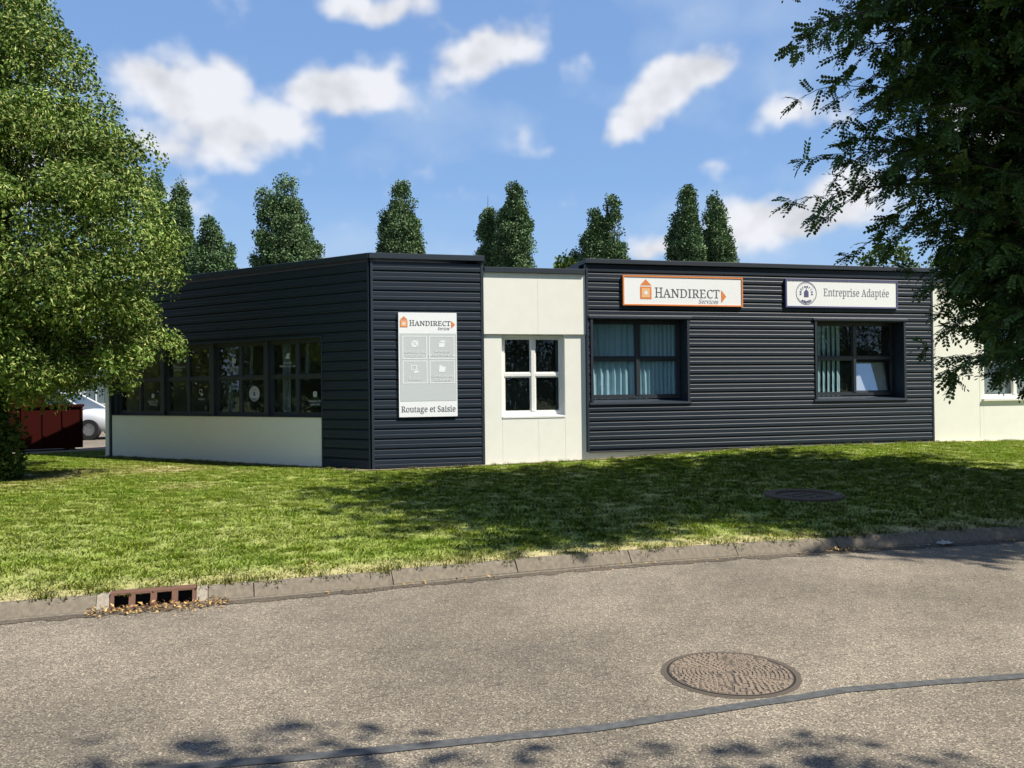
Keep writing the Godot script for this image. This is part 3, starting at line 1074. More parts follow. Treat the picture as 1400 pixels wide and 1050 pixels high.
func signs() -> void:
	var z := 0.05
	# --- orange framed sign
	var s := thing("wall_sign", "white horizontal sign with orange frame, orange house emblem and dark serif lettering", "sign", Vector3(0, 0, 0))
	obj("board", box(4.80, 7.28, 3.02, 3.55, z - 0.012, z + 0.012), M.sign_white, s)
	var st := S()
	rect_line_box(st, 4.775, 7.305, 2.995, 3.575, 0.027, z - 0.018, z + 0.022)
	obj("frame", done(st), M.orange, s)
	var f := z + 0.014
	house_logo(s, 5.245, 3.12, 0.235, 0.385, f)
	st = S()
	words(st, "H", "Droid Serif", 5.435, 5.595, 3.155, 3.35, f)
	words(st, "ANDIRECT", "Droid Serif", 5.60, 6.80, 3.155, 3.325, f)
	obj("lettering", done(st), M.ink, s)
	st = S()
	words(st, "Services", "Droid Serif", 6.35, 6.76, 3.045, 3.135, f, 0.25, true)
	obj("lettering", done(st), M.ink_soft, s)
	arrow(s, 6.835, 6.945, 3.06, 3.325, f)
	# --- blue framed sign
	s = thing("wall_sign", "white horizontal sign with blue frame, round ring emblem and thin serif lettering", "sign")
	obj("board", box(8.28, 10.84, 3.03, 3.55, z - 0.012, z + 0.012), M.sign_white, s)
	st = S()
	rect_line_box(st, 8.255, 10.865, 3.0, 3.575, 0.03, z - 0.018, z + 0.022)
	obj("frame", done(st), M.violet, s)
	ring_logo(s, 8.724, 3.29, 0.235, f, M.violet)
	st = S()
	words(st, "Entreprise Adaptée", "Droid Serif", 9.12, 10.655, 3.19, 3.405, f)
	obj("lettering", done(st), M.ink_soft, s)
	# --- tall panel
	s = thing("panel_sign", "tall white and grey panel sign with four pictogram squares on dark cladding", "sign")
	obj("board", box(0.49, 1.548, 0.93, 2.812, z - 0.014, z + 0.010), M.sign_white, s)
	f = z + 0.0125
	st = S()
	rect_flat(st, 0.515, 1.535, 1.215, 2.435, f)
	obj("grey_field", done(st), M.sign_grey, s)
	house_logo(s, 0.586, 2.545, 0.135, 0.20, f)
	st = S()
	words(st, "H", "Droid Serif", 0.69, 0.775, 2.575, 2.675, f)
	words(st, "ANDIRECT", "Droid Serif", 0.78, 1.435, 2.575, 2.662, f)
	words(st, "Routage et Saisie", "Droid Serif", 0.53, 1.512, 0.985, 1.13, f)
	obj("lettering", done(st), M.ink, s)
	st = S()
	words(st, "Services", "Droid Serif", 1.20, 1.41, 2.50, 2.555, f, 0.25, true)
	obj("lettering", done(st), M.ink_soft, s)
	arrow(s, 1.447, 1.52, 2.525, 2.665, f)
	var f2 := f + 0.002
	var squares := [[0.557, 1.002, 1.974, 2.391], [1.039, 1.502, 1.974, 2.391], [0.557, 1.005, 1.532, 1.943], [1.043, 1.50, 1.532, 1.943]]
	var text := [["Gestion du", "courrier"], ["Routage", "Mise sous pli"], ["Saisie"], ["Gestion de", "fichiers"]]
	for i in 4:
		var q: Array = squares[i]
		st = S()
		rect_line(st, q[0], q[1], q[2], q[3], 0.016, f2)
		obj("square_outline", done(st), M.sign_white, s)
		st = S()
		pictogram(st, i, (q[0] + q[1]) / 2, q[3] - 0.145, 0.17, f2)
		obj("pictogram", done(st), M.sign_white, s)
		st = S()
		var lines: Array = text[i]
		for j in lines.size():
			var hw: float = 0.019 * lines[j].length()
			var yy: float = q[2] + (0.105 if lines.size() == 2 else 0.06) - j * 0.068
			words(st, lines[j], "Droid Serif", (q[0] + q[1]) / 2 - hw, (q[0] + q[1]) / 2 + hw, yy, yy + 0.05, f2)
		obj("lettering", done(st), M.sign_white, s)
	# --- white transfers on the strip windows, parts of the building's windows
	var zz := -0.122 + 0.004
	for d in [[1, 2.22, 2.10, 0.15, ["Routage", "Mise sous pli"]], [0, 1.50, 1.36, 0.14, ["Gestion du", "courrier"]], [3, 3.76, 2.06, 0.16, ["Gestion de", "fichiers"]], [2, 4.78, 1.42, 0.16, ["Saisie"]], [0, 5.52, 2.10, 0.14, ["Gestion du", "courrier"]], [3, 6.40, 1.36, 0.14, ["Gestion de", "fichiers"]]]:
		st = S()
		pictogram(st, d[0], -d[1], d[2], d[3], -0.125)
		obj("window_transfer", done(st), M.sticker_white, B, TL)
		st = S()
		var lines: Array = d[4]
		for j in lines.size():
			var hw: float = 0.017 * lines[j].length()
			var yy: float = d[2] - d[3] * 0.5 - 0.085 - j * 0.062
			words(st, lines[j], "Droid Serif", -d[1] - hw, -d[1] + hw, yy, yy + 0.05, -0.125)
		obj("window_transfer", done(st), M.sticker_white, B, TL)
	var rs := thing("round_sticker", "round white sticker with blue ring emblem on a strip window pane", "sticker", TL * Vector3(-3.16, 1.38, -0.122), -PI / 4)
	st = S()
	var pts := []
	for k in 40:
		pts.append(Vector2(cos(TAU * k / 40), sin(TAU * k / 40)) * 0.155)
	poly_flat(st, pts, 0.0)
	obj("disc", done(st), M.sticker_white, rs)
	ring_logo(rs, 0, 0, 0.148, 0.0015, M.violet)

func pictogram(st: SurfaceTool, kind: int, cx: float, cy: float, w: float, z: float) -> void:
	var h := w * 0.36
	if kind == 0:      # envelope: four flaps with gaps between
		poly_flat(st, [Vector2(cx - h * 0.9, cy + h), Vector2(cx + h * 0.9, cy + h), Vector2(cx, cy + h * 0.15)], z)
		poly_flat(st, [Vector2(cx - h, cy - h), Vector2(cx + h, cy - h), Vector2(cx, cy - h * 0.05)], z)
		poly_flat(st, [Vector2(cx - h, cy - h * 0.85), Vector2(cx - h * 0.08, cy + h * 0.05), Vector2(cx - h, cy + h * 0.9)], z)
		poly_flat(st, [Vector2(cx + h, cy - h * 0.85), Vector2(cx + h, cy + h * 0.9), Vector2(cx + h * 0.08, cy + h * 0.05)], z)
	elif kind == 1:    # sheet slipped into a cover
		poly_flat(st, [Vector2(cx - h, cy - h), Vector2(cx + h * 0.7, cy - h), Vector2(cx + h * 0.9, cy + h * 0.3), Vector2(cx - h * 0.75, cy + h * 0.4)], z)
		poly_flat(st, [Vector2(cx - h * 0.5, cy + h * 0.5), Vector2(cx + h * 0.95, cy + h * 0.42), Vector2(cx + h * 1.1, cy + h), Vector2(cx - h * 0.3, cy + h)], z)
	elif kind == 2:    # screen, keyboard and hand
		rect_line(st, cx - h * 1.2, cx + h * 0.6, cy - h * 0.5, cy + h * 1.1, h * 0.25, z)
		poly_flat(st, [Vector2(cx - h * 0.6, cy - h * 0.9), Vector2(cx + h * 0.2, cy - h * 0.55), Vector2(cx + h * 1.2, cy - h * 0.7), Vector2(cx + h * 1.1, cy - h), Vector2(cx, cy - h * 1.4)], z)
	else:              # folder
		poly_flat(st, [Vector2(cx - h, cy - h), Vector2(cx + h * 0.8, cy - h), Vector2(cx + h * 1.15, cy + h * 0.45), Vector2(cx + h * 0.8, cy + h * 0.6), Vector2(cx + h * 0.1, cy + h * 0.62), Vector2(cx - h * 0.1, cy + h), Vector2(cx - h * 0.8, cy + h)], z)

# ------------------------------------------------------------------ foliage
func leafy(n: int, rad: float, ll: float, lw: float, c0: Color, c1: Color, seed_: int, droop := 0.3, bracts := 0, bc := Color.WHITE) -> ArrayMesh:
	# a spray of folded leaves round the end of a twig; the twig points to +y
	var r := RandomNumberGenerator.new()
	r.seed = seed_
	var st := S()
	for k in n + bracts:
		var br := k >= n
		var d := Vector3(r.randfn(0, 1), r.randfn(0.3, 0.8), r.randfn(0, 1)).normalized()
		var p := d * rad * pow(r.randf(), 0.5)
		var ax := (d + Vector3(r.randfn(0, 0.5), r.randfn(-droop, 0.4), r.randfn(0, 0.5))).normalized()
		var side := ax.cross(Vector3(r.randfn(0, 1), r.randfn(0, 1), r.randfn(0, 1))).normalized()
		var up := side.cross(ax).normalized()
		var s := r.randf_range(0.7, 1.2)
		var L := ll * s * (1.15 if br else 1.0)
		var w := lw * s * (0.36 if br else 1.0)
		var c := c0.lerp(c1, r.randf())
		if br:
			c = bc * r.randf_range(0.7, 1.2)
		var a := p
		var b := p + ax * L
		var l := p + ax * L * 0.42 + side * w * 0.5 + up * w * 0.16
		var q := p + ax * L * 0.42 - side * w * 0.5 + up * w * 0.16
		for t in [[a, l, b], [a, b, q]]:
			var nn: Vector3 = (t[2] - t[0]).cross(t[1] - t[0]).normalized()
			for v in t:
				st.set_normal(nn)
				st.set_color(c)
				st.add_vertex(v)
	return done(st)

func frond(seed_: int) -> ArrayMesh:
	# a pinnate leaf hanging along +x and drooping
	var r := RandomNumberGenerator.new()
	r.seed = seed_
	var st := S()
	var n := 6
	var L := 0.25
	var col := Color(0.045, 0.086, 0.022)
	for k in n + 1:
		var t := (k + 0.6) / (n + 0.6)
		var p := Vector3(L * t, -0.11 * t * t, 0.01 * sin(t * 5.0))
		for s in [-1.0, 1.0]:
			if k == n and s > 0:
				continue
			var ax := Vector3(0.55, -0.35 + r.randfn(0, 0.15), s).normalized()
			if k == n:
				ax = Vector3(1, -0.8, 0).normalized()
			var side := ax.cross(Vector3(0.2, 1, r.randfn(0, 0.3))).normalized()
			var ll := r.randf_range(0.055, 0.075)
			var w := ll * 0.58
			var c := col * r.randf_range(0.75, 1.35)
			var pts := [p + ax * 0.004, p + ax * ll * 0.3 + side * w * 0.48, p + ax * ll * 0.75 + side * w * 0.42, p + ax * ll, p + ax * ll * 0.75 - side * w * 0.42, p + ax * ll * 0.3 - side * w * 0.48]
			for q in [[0, 1, 2], [0, 2, 3], [0, 3, 4], [0, 4, 5]]:
				var nn: Vector3 = (pts[q[2]] - pts[q[0]]).cross(pts[q[1]] - pts[q[0]]).normalized()
				for v in q:
					st.set_normal(nn)
					st.set_color(c)
					st.add_vertex(pts[v])
	# stalk
	var prev := Vector3.ZERO
	for k in 5:
		var t := (k + 1) / 5.0
		var p := Vector3(L * t, -0.11 * t * t, 0.01 * sin(t * 5.0))
		var u := Vector3(0, 0, 0.0018)
		for v in [prev - u, p - u, p + u, prev - u, p + u, prev + u]:
			st.set_normal(Vector3.UP)
			st.set_color(Color(0.05, 0.06, 0.02))
			st.add_vertex(v)
		prev = p
	return done(st)

func look(dir: Vector3, roll: float) -> Basis:
	# basis whose y axis points along dir
	var y := dir.normalized()
	var x := y.cross(Vector3(0.31, 0.2, 0.93)).normalized()
	var z := x.cross(y)
	return Basis(x, y, z) * Basis(Vector3.UP, roll)

func crown_points(lobes: Array, count: int, clump: float, seed_: int, shell := 0.55) -> Array:
	# points spread through the lobes (centre, radii), gathered into clumps, more of them near the outside
	var n := FastNoiseLite.new()
	n.seed = seed_
	n.frequency = clump
	n.fractal_octaves = 2
	var r := RandomNumberGenerator.new()
	r.seed = seed_ * 7 + 1
	var out := []
	var total := 0.0
	for l in lobes:
		total += l[1].x * l[1].y + l[1].y * l[1].z + l[1].x * l[1].z
	for l in lobes:
		var want := int(count * (l[1].x * l[1].y + l[1].y * l[1].z + l[1].x * l[1].z) / total)
		var got := 0
		var tries := 0
		while got < want and tries < want * 12:
			tries += 1
			var d := Vector3(r.randfn(0, 1), r.randfn(0, 1), r.randfn(0, 1)).normalized()
			var q := pow(r.randf(), shell * 0.33)
			var p: Vector3 = l[0] + d * l[1] * q
			var v := n.get_noise_3dv(p)
			p += d * v * 0.32 * min(l[1].x, 1.0)
			if v < -0.06 + r.randf_range(-0.12, 0.12):
				continue
			out.append([p, d, q])
			got += 1
	return out

func clumps(lobes: Array, every: float, rmin: float, rmax: float, seed_: int) -> Array:
	# flattened bunches of foliage set over the surface of the big lobes, as boughs carry them
	var r := RandomNumberGenerator.new()
	r.seed = seed_
	var out := []
	for l in lobes:
		var area: float = 4.0 * PI * pow((l[1].x * l[1].y * l[1].z), 2.0 / 3.0)
		for k in int(area / every):
			var d := Vector3(r.randfn(0, 1), r.randfn(0, 1), r.randfn(0, 1)).normalized()
			var c: Vector3 = l[0] + d * l[1] * r.randf_range(0.82, 1.0)
			var buried := false
			for m in lobes:
				if m != l and ((c - m[0]) / m[1]).length() < 0.8:
					buried = true
			if buried:
				continue
			var q := r.randf_range(rmin, rmax)
			out.append([c, Vector3(q, q * 0.62, q)])
	return out

func leaf_tree(called: String, label: String, at: Vector3, lobes: Array, count: int, spray: ArrayMesh, m: Material, clump: float, seed_: int, trunk_r: float, trunk_h: float, group := "", size := 1.0, shell := 0.55, tint := Color.WHITE) -> Node3D:
	var t := thing(called, label, "tree", at, deg_to_rad(-13.5), group)
	var st := S()
	var top := Vector3(0, trunk_h, 0)
	var r := RandomNumberGenerator.new()
	r.seed = seed_
	var pts := []
	var rad := []
	for k in 9:
		var f := k / 8.0
		pts.append(Vector3(0.06 * sin(f * 5.0 + seed_), trunk_h * f - 0.1, 0.05 * cos(f * 4.0)))
		rad.append(trunk_r * (1.0 - 0.85 * f) * (1.35 if k == 0 else 1.0))
	tube(st, pts, rad, 9)
	for l in lobes:
		for k in 5:
			var y0: float = clamp(l[0].y - l[1].y * r.randf_range(0.1, 0.8), trunk_h * 0.2, trunk_h * 0.9)
			var a := Vector3(0, y0, 0)
			var b: Vector3 = l[0] + Vector3(r.randfn(0, 0.5), r.randfn(0.1, 0.5), r.randfn(0, 0.5)) * l[1]
			var mid := a.lerp(b, 0.5) + Vector3(0, -0.1 * l[1].y, 0)
			tube(st, [a, mid, b], [trunk_r * 0.35, trunk_r * 0.22, trunk_r * 0.05], 6)
	obj("trunk", done(st), M.bark, t)
	var tfs := []
	var cols := []
	for c in crown_points(lobes, count, clump, seed_, shell):
		var d: Vector3 = (c[1] + Vector3(r.randfn(0, 0.4), r.randfn(0.1, 0.4), r.randfn(0, 0.4))).normalized()
		var s := size * r.randf_range(0.75, 1.25)
		tfs.append(Transform3D(look(d, r.randf() * TAU) * Basis.from_scale(Vector3(s, s, s)), c[0]))
		var v := r.randf_range(0.78, 1.22)
		cols.append(Color(tint.r * v * r.randf_range(0.92, 1.1), tint.g * v, tint.b * v))
	multi("crown", spray, m, tfs, cols, t).set_meta("kind", "stuff")
	return t

func trees() -> void:
	# ---------------- the lime tree in flower at the left
	var lime := leafy(24, 0.19, 0.074, 0.056, Color(0.046, 0.088, 0.017), Color(0.125, 0.18, 0.036), 3, 0.6, 11, Color(0.36, 0.39, 0.13))
	var d := 14.2
	var at := cw(2.0, d)
	at.y = -0.05
	var lobes := [[Vector3(-0.2, 4.0, 0), Vector3(2.5, 2.3, 2.6)], [Vector3(-0.25, 6.2, 0), Vector3(1.7, 2.2, 1.8)], [Vector3(-0.4, 8.3, 0), Vector3(0.8, 1.9, 0.9)],
		[Vector3(2.05, 3.75, 0.9), Vector3(0.95, 1.3, 1.1)], [Vector3(1.55, 5.2, 0.9), Vector3(0.85, 1.1, 0.9)], [Vector3(0.8, 3.2, 1.7), Vector3(1.1, 1.2, 1.0)], [Vector3(2.15, 2.35, 0.4), Vector3(0.6, 0.65, 0.8)],
		[Vector3(1.0, 2.25, 1.2), Vector3(0.85, 0.75, 0.8)], [Vector3(-1.2, 4.2, 1.5), Vector3(1.4, 1.7, 1.2)], [Vector3(0.55, 6.7, 0.5), Vector3(0.6, 1.0, 0.7)], [Vector3(0.2, 5.6, 1.6), Vector3(1.0, 1.3, 0.7)], [Vector3(0.2, 2.1, 0.2), Vector3(1.3, 0.75, 1.5)]]
	var inner := []
	for l in lobes:
		inner.append([l[0] - Vector3(0.1, 0, 0.1), l[1] * 0.84])
	leaf_tree("lime_tree", "large leafy lime tree with pale blossom bracts in front of the slanted wall", at, inner, 1700, lime, M.leaf, 0.85, 5, 0.2, 8.0, "", 1.0, 0.9)
	var lt: Node3D = get_node("lime_tree")
	var outer := clumps(lobes, 0.62, 0.32, 0.78, 15)
	var rr := RandomNumberGenerator.new()
	rr.seed = 8
	var ltf := []
	var lcol := []
	for c in outer:
		var v0 := rr.randf_range(0.8, 1.35)
		for k in int(42.0 * c[1].x * c[1].x) + 9:
			var dd := Vector3(rr.randfn(0, 1), rr.randfn(0.35, 0.8), rr.randfn(0, 1)).normalized()
			var pp: Vector3 = c[0] + dd * c[1] * rr.randf_range(0.7, 1.0)
			var sc := rr.randf_range(0.7, 1.1)
			ltf.append(Transform3D(look((dd + Vector3(0, 0.2, 0)).normalized(), rr.randf() * TAU) * Basis.from_scale(Vector3(sc, sc, sc)), pp))
			var v := v0 * rr.randf_range(0.85, 1.15)
			lcol.append(Color(v * 1.04, v * 1.06, v))
	multi("crown", lime, M.leaf, ltf, lcol, lt).set_meta("kind", "stuff")
	# shoots round its foot
	var shoots := leafy(16, 0.16, 0.08, 0.06, Color(0.03, 0.055, 0.012), Color(0.05, 0.085, 0.018), 8, 0.2)
	leaf_tree("basal_shrub", "dark leafy shrub growing beside the red container", cw(0.0, 13.6) + Vector3(0, -0.05, 0), [[Vector3(-0.1, 0.55, 0), Vector3(0.32, 0.8, 0.35)], [Vector3(-0.5, 0.6, 0.1), Vector3(0.5, 0.8, 0.5)]], 420, shoots, M.leaf, 1.2, 6, 0.04, 0.9)
	# ---------------- poplars behind the building
	var pop := leafy(26, 0.40, 0.17, 0.14, Color(0.055, 0.105, 0.042), Color(0.135, 0.205, 0.088), 12, 0.2)
	var list := [
		[[[393, 238, 44, 0.0]], 58.0, "broad dense poplar standing alone behind the long slanted wall", 1],
		[[[549, 250, 29, 0.0], [566, 272, 15, 0.0], [533, 300, 15, 0]], 60.0, "rounded poplar behind the wall that carries the tall panel sign", 2],
		[[[668, 272, 14, 0.0]], 61.0, "slim short poplar leaning on a taller one behind the cream section", 3],
		[[[706, 247, 26, 0.0], [690, 285, 16, 0]], 60.0, "tall pointed poplar behind the cream middle section", 4],
		[[[838, 270, 24, 0.0], [815, 285, 20, 0.0], [806, 318, 24, 0]], 60.0, "wide two-topped poplar behind the orange framed sign's wall", 5],
		[[[941, 252, 22, 0.0], [925, 315, 12, 0]], 60.0, "tall narrow poplar left of its twin behind the ribbed right block", 6],
		[[[980, 263, 24, 0.0], [998, 338, 14, 0]], 62.0, "fuller poplar right of its twin behind the ribbed right block", 7],
		[[[248, 247, 18, 0.0]], 58.0, "slim dark poplar half hidden behind the lime tree", 8],
		[[[214, 238, 18, 0.0]], 58.0, "dark poplar almost wholly hidden behind the lime tree", 9],
		[[[288, 300, 26, 0.0], [312, 332, 20, 0]], 56.0, "small loose tree between the lime tree and the broad poplar", 10],
	]
	for p in list:
		var dd: float = p[1]
		var first: Array = p[0][0]
		var o := cw(first[0], dd)
		o.y = -0.3
		var lb := []
		for l in p[0]:
			var x: float = (l[0] - first[0]) / 1133.0 * dd
			var top := ch(l[0], l[1], dd) + 0.3
			var w: float = l[2] / 1133.0 * dd
			# a spindle: a stack of ellipsoids, widest low down
			lb.append([Vector3(x, top * 0.42, 0), Vector3(w * 0.86, top * 0.34, w * 0.86)])
			lb.append([Vector3(x + w * 0.12, top * 0.62, 0.2), Vector3(w * 0.80, top * 0.24, w * 0.80)])
			lb.append([Vector3(x - w * 0.10, top * 0.74, -0.1), Vector3(w * 0.78, top * 0.17, w * 0.78)])
			lb.append([Vector3(x + w * 0.05, top * 0.875, 0), Vector3(w * 0.40, top * 0.125, w * 0.40)])
		var pr := RandomNumberGenerator.new()
		pr.seed = 300 + int(p[3])
		for l in lb.duplicate():
			for k in 4:
				var an := pr.randf() * TAU
				var rel := Vector3(cos(an), pr.randf_range(-0.75, 0.85), sin(an))
				var wd: float = sqrt(maxf(0.05, 1.0 - rel.y * rel.y))
				var sz: float = l[1].x * pr.randf_range(0.18, 0.36)
				lb.append([l[0] + Vector3(rel.x * l[1].x * wd, rel.y * l[1].y, rel.z * l[1].z * wd), Vector3(sz, sz * pr.randf_range(1.3, 2.2), sz)])
		leaf_tree("poplar_tree", p[2], o, lb, 1900 + 600 * p[0].size(), pop, M.poplar_leaf, 0.75, 20 + int(p[3]), 0.25, 9.0, "poplars in a row behind the building", 0.9, 0.6)
	# low greenery peeping over the roofs
	var bush := leafy(20, 0.40, 0.22, 0.17, Color(0.05, 0.085, 0.02), Color(0.10, 0.15, 0.035), 15, 0.2)
	for q in [[778, 345, 14, 52.0, "small rounded bushy tree beside the two-topped poplar"], [1215, 338, 45, 48.0, "light green bushy tree peeping over the right roof"], [1330, 330, 70, 46.0, "light green tree behind the cream wall on the right"]]:
		var o := cw(q[0], q[3])
		o.y = -0.3
		var top: float = ch(q[0], q[1], q[3]) + 0.3
		var w: float = q[2] / 1133.0 * q[3]
		leaf_tree("bushy_tree", q[4], o, [[Vector3(0, top * 0.62, 0), Vector3(w, top * 0.38, w)], [Vector3(w * 0.4, top * 0.5, 0), Vector3(w * 0.8, top * 0.3, w)]], 700, bush, M.leaf, 0.5, int(q[0]), 0.16, top * 0.7, "", 1.0)
	locust()
	# ---------------- trees across the road, which shade the carriageway and show in the panes
	var across := leafy(14, 0.24, 0.13, 0.095, Color(0.035, 0.065, 0.012), Color(0.07, 0.11, 0.02), 23, 0.5)
	leaf_tree("street_tree", "broad street tree across the road behind the photographer", Vector3(6.4, -0.3, 18.9), [[Vector3(0, 7.4, 0), Vector3(4.2, 2.4, 3.6)], [Vector3(-1.8, 6.8, -2.3), Vector3(1.7, 1.1, 1.7)], [Vector3(2.0, 6.9, -2.6), Vector3(2.2, 1.2, 1.9)], [Vector3(-4.0, 6.9, -2.6), Vector3(1.3, 0.9, 1.5)]], 1500, across, M.leaf, 0.5, 61, 0.2, 7.5, "trees across the road")
	for i in 7:
		leaf_tree("row_tree", "dense street tree in the row across the road, mirrored in the panes", Vector3(8.4 + i * 5.2, -0.3, 31.0 + 3.0 * (i % 2)), [[Vector3(0, 4.8, 0), Vector3(2.9, 3.2, 2.9)], [Vector3(0.5, 2.6, 0), Vector3(2.3, 1.6, 2.3)]], 700, across, M.leaf, 0.5, 62 + i, 0.22, 6.0, "row of trees across the road", 1.5)
	var lefts := ["dense tree at the far end of the lawn beyond the lime tree", "tall tree beside the yard beyond the lime tree", "spreading tree beyond the lime tree near the road"]
	var spots := [Vector3(-20, -0.3, -7.5), Vector3(-21.5, -0.3, -14.5), Vector3(-19.5, -0.3, -0.5)]
	for i in 3:
		leaf_tree("side_tree", lefts[i], spots[i], [[Vector3(0, 4.4, 0), Vector3(3.9, 4.0, 3.9)], [Vector3(0, 2.2, 0), Vector3(3.3, 2.0, 3.3)]], 1300, across, M.leaf, 0.5, 70 + i, 0.22, 6.0, "trees beyond the lime tree", 1.5)

func locust() -> void:
	# the tree at the right edge with feathery leaves; its trunk stands on the lawn just outside the picture
	var t := thing("locust_tree", "dark feathery locust tree with drooping branches over the right wall", "tree", Vector3(9.71, lawn_y(9.71, 6.75) - 0.05, 6.75))
	var r := RandomNumberGenerator.new()
	r.seed = 99
	var st := S()
	var trunk := [Vector3(0, 0, 0), Vector3(0.04, 0.8, 0), Vector3(0.0, 1.7, 0.05), Vector3(-0.08, 2.7, 0.0), Vector3(-0.05, 4.0, 0.05), Vector3(0.1, 5.6, 0), Vector3(0.0, 7.4, 0)]
	tube(st, trunk, [0.24, 0.18, 0.16, 0.14, 0.11, 0.07, 0.03], 10)
	var tfs := []
	var cols := []
	var tips := []
	# where boughs end: spread over the crown's outside ...
	var hs := [1.5, 2.2, 3.0, 3.8, 4.8, 5.4, 6.0, 6.8, 8.0, 9.3]
	var rs := [1.7, 2.0, 2.4, 2.7, 3.0, 3.4, 3.9, 5.2, 5.6, 2.8]
	for k in 240:
		var h := r.randf_range(1.9, 9.2)
		var rr := interp(h, hs, rs)
		var a := r.randf() * TAU
		var q := sqrt(r.randf_range(0.22, 1.0))
		if sin(a) * rr * q + 6.75 < 0.425 * h + 0.5:
			continue
		tips.append(Vector3(cos(a) * rr * q, h, sin(a) * rr * q))
	# ... wide over the road, and high up ...
	for k in 46:
		tips.append(Vector3(r.randf_range(-1.9, 3.0), r.randf_range(4.6, 7.2), r.randf_range(2.6, 4.5)))
	for k in 60:
		var a := r.randf_range(2.2, 4.0)
		var q := r.randf_range(2.5, 5.5)
		var h := r.randf_range(7.2, 8.8)
		if sin(a) * q + 6.75 > 0.425 * h + 0.5:
			tips.append(Vector3(cos(a) * q, h, sin(a) * q))
	# ... and the drooping boughs that hang out towards the building and the street
	for p in [[1128, 262, 9.6], [1150, 205, 9.8], [1150, 108, 9.5], [1135, 20, 9.4], [1185, 60, 10.0], [1215, 325, 10.2], [1235, 150, 9.8], [1290, 385, 10.4], [1318, 500, 9.6], [1305, 455, 9.8], [1375, 450, 9.4], [1335, 400, 9.6], [1400, 430, 9.2], [1275, 320, 9.6], [1310, 290, 9.2], [1370, 350, 9.4], [1235, 230, 9.7], [1195, 190, 10.2], [1245, 100, 9.6], [1320, 150, 9.0], [1390, 250, 9.0], [1380, 60, 9.2], [1290, 220, 10.4], [1345, 290, 10.5], [1310, 380, 10.6], [1350, 350, 10.8], [1395, 400, 10.6], [1250, 50, 10.5], [1180, 15, 10.2], [1300, 10, 10.4], [1390, 150, 10.4], [1300, 110, 10.6]]:
		var w := cw(p[0], p[2])
		w.y = ch(p[0], p[1], p[2])
		tips.append(w - t.position)
	for tip in tips:
		var hr := Vector2(tip.x, tip.z).length()
		var y0: float = clamp(tip.y - hr * 0.35 + 0.5, 1.8, 6.5)
		var root := Vector3(0, y0, 0)
		var lift: float = (0.35 + 0.12 * hr) * r.randf_range(-0.2, 1.3)
		var pts := []
		var rad := []
		for k in 9:
			var f := k / 8.0
			var p: Vector3 = root.lerp(tip, f) + Vector3(0, lift * 4.0 * f * (1.0 - f) * 0.6, 0)
			p += Vector3(sin(f * 7.0 + hr * 3.0), sin(f * 5.0 + hr), cos(f * 6.0 + hr * 2.0)) * 0.08 * f
			pts.append(p)
			rad.append(lerp(0.04, 0.003, f))
		tube(st, pts, rad, 5)
		# side twigs with hanging fronds
		for k in 17:
			var f := 0.30 + 0.70 * pow(k / 16.0, 0.8)
			var i := int(min(7.0, floor(f * 8.0)))
			var p: Vector3 = pts[i].lerp(pts[i + 1], f * 8.0 - i)
			var ax: Vector3 = (pts[i + 1] - pts[i]).normalized()
			var side := ax.cross(Vector3.UP).normalized() * (1.0 if k % 2 == 0 else -1.0)
			var dir := (ax * 0.8 + side * r.randf_range(0.2, 0.9) + Vector3(0, r.randf_range(-0.6, 0.5), 0)).normalized()
			var tl := r.randf_range(0.35, 0.8) * (1.0 if k < 13 else 0.6)
			var e := p + dir * tl + Vector3(0, -0.12 * tl, 0)
			tube(st, [p, p.lerp(e, 0.5) + Vector3(0, 0.03, 0), e], [0.006, 0.004, 0.002], 4)
			var m := int(tl / 0.075)
			for j in m + 1:
				var g := float(j) / maxf(1.0, m)
				var b := p.lerp(e, g) + Vector3(0, 0.03 * 4.0 * g * (1.0 - g), 0)
				var fd := (dir * r.randf_range(0.2, 1.1) + dir.cross(Vector3.UP).normalized() * (1.0 if j % 2 == 0 else -1.0) * r.randf_range(0.1, 1.1) + Vector3(0, r.randf_range(-0.8, 0.45), 0)).normalized()
				var xx := fd
				var zz := xx.cross(Vector3(r.randfn(0, 0.5), 1, r.randfn(0, 0.5))).normalized()
				var yy := zz.cross(xx)
				var s := r.randf_range(0.5, 0.95)
				tfs.append(Transform3D(Basis(xx, yy, zz) * Basis.from_scale(Vector3(s, s, s)), b))
				var v := r.randf_range(0.7, 1.35)
				cols.append(Color(v, v, v * 0.95))
			for j in 4:      # a tuft of leaves at the twig's end
				var fd := (dir + Vector3(r.randfn(0, 0.8), r.randfn(-0.1, 0.6), r.randfn(0, 0.8))).normalized()
				var zz := fd.cross(Vector3(r.randfn(0, 0.5), 1, r.randfn(0, 0.5))).normalized()
				var s := r.randf_range(0.6, 1.0)
				tfs.append(Transform3D(Basis(fd, zz.cross(fd), zz) * Basis.from_scale(Vector3(s, s, s)), e))
				var v := r.randf_range(0.8, 1.5)
				cols.append(Color(v * 1.05, v, v * 0.9))
	obj("trunk", done(st), M.bark, t)
	multi("crown", frond(4), M.frond, tfs, cols, t).set_meta("kind", "stuff")

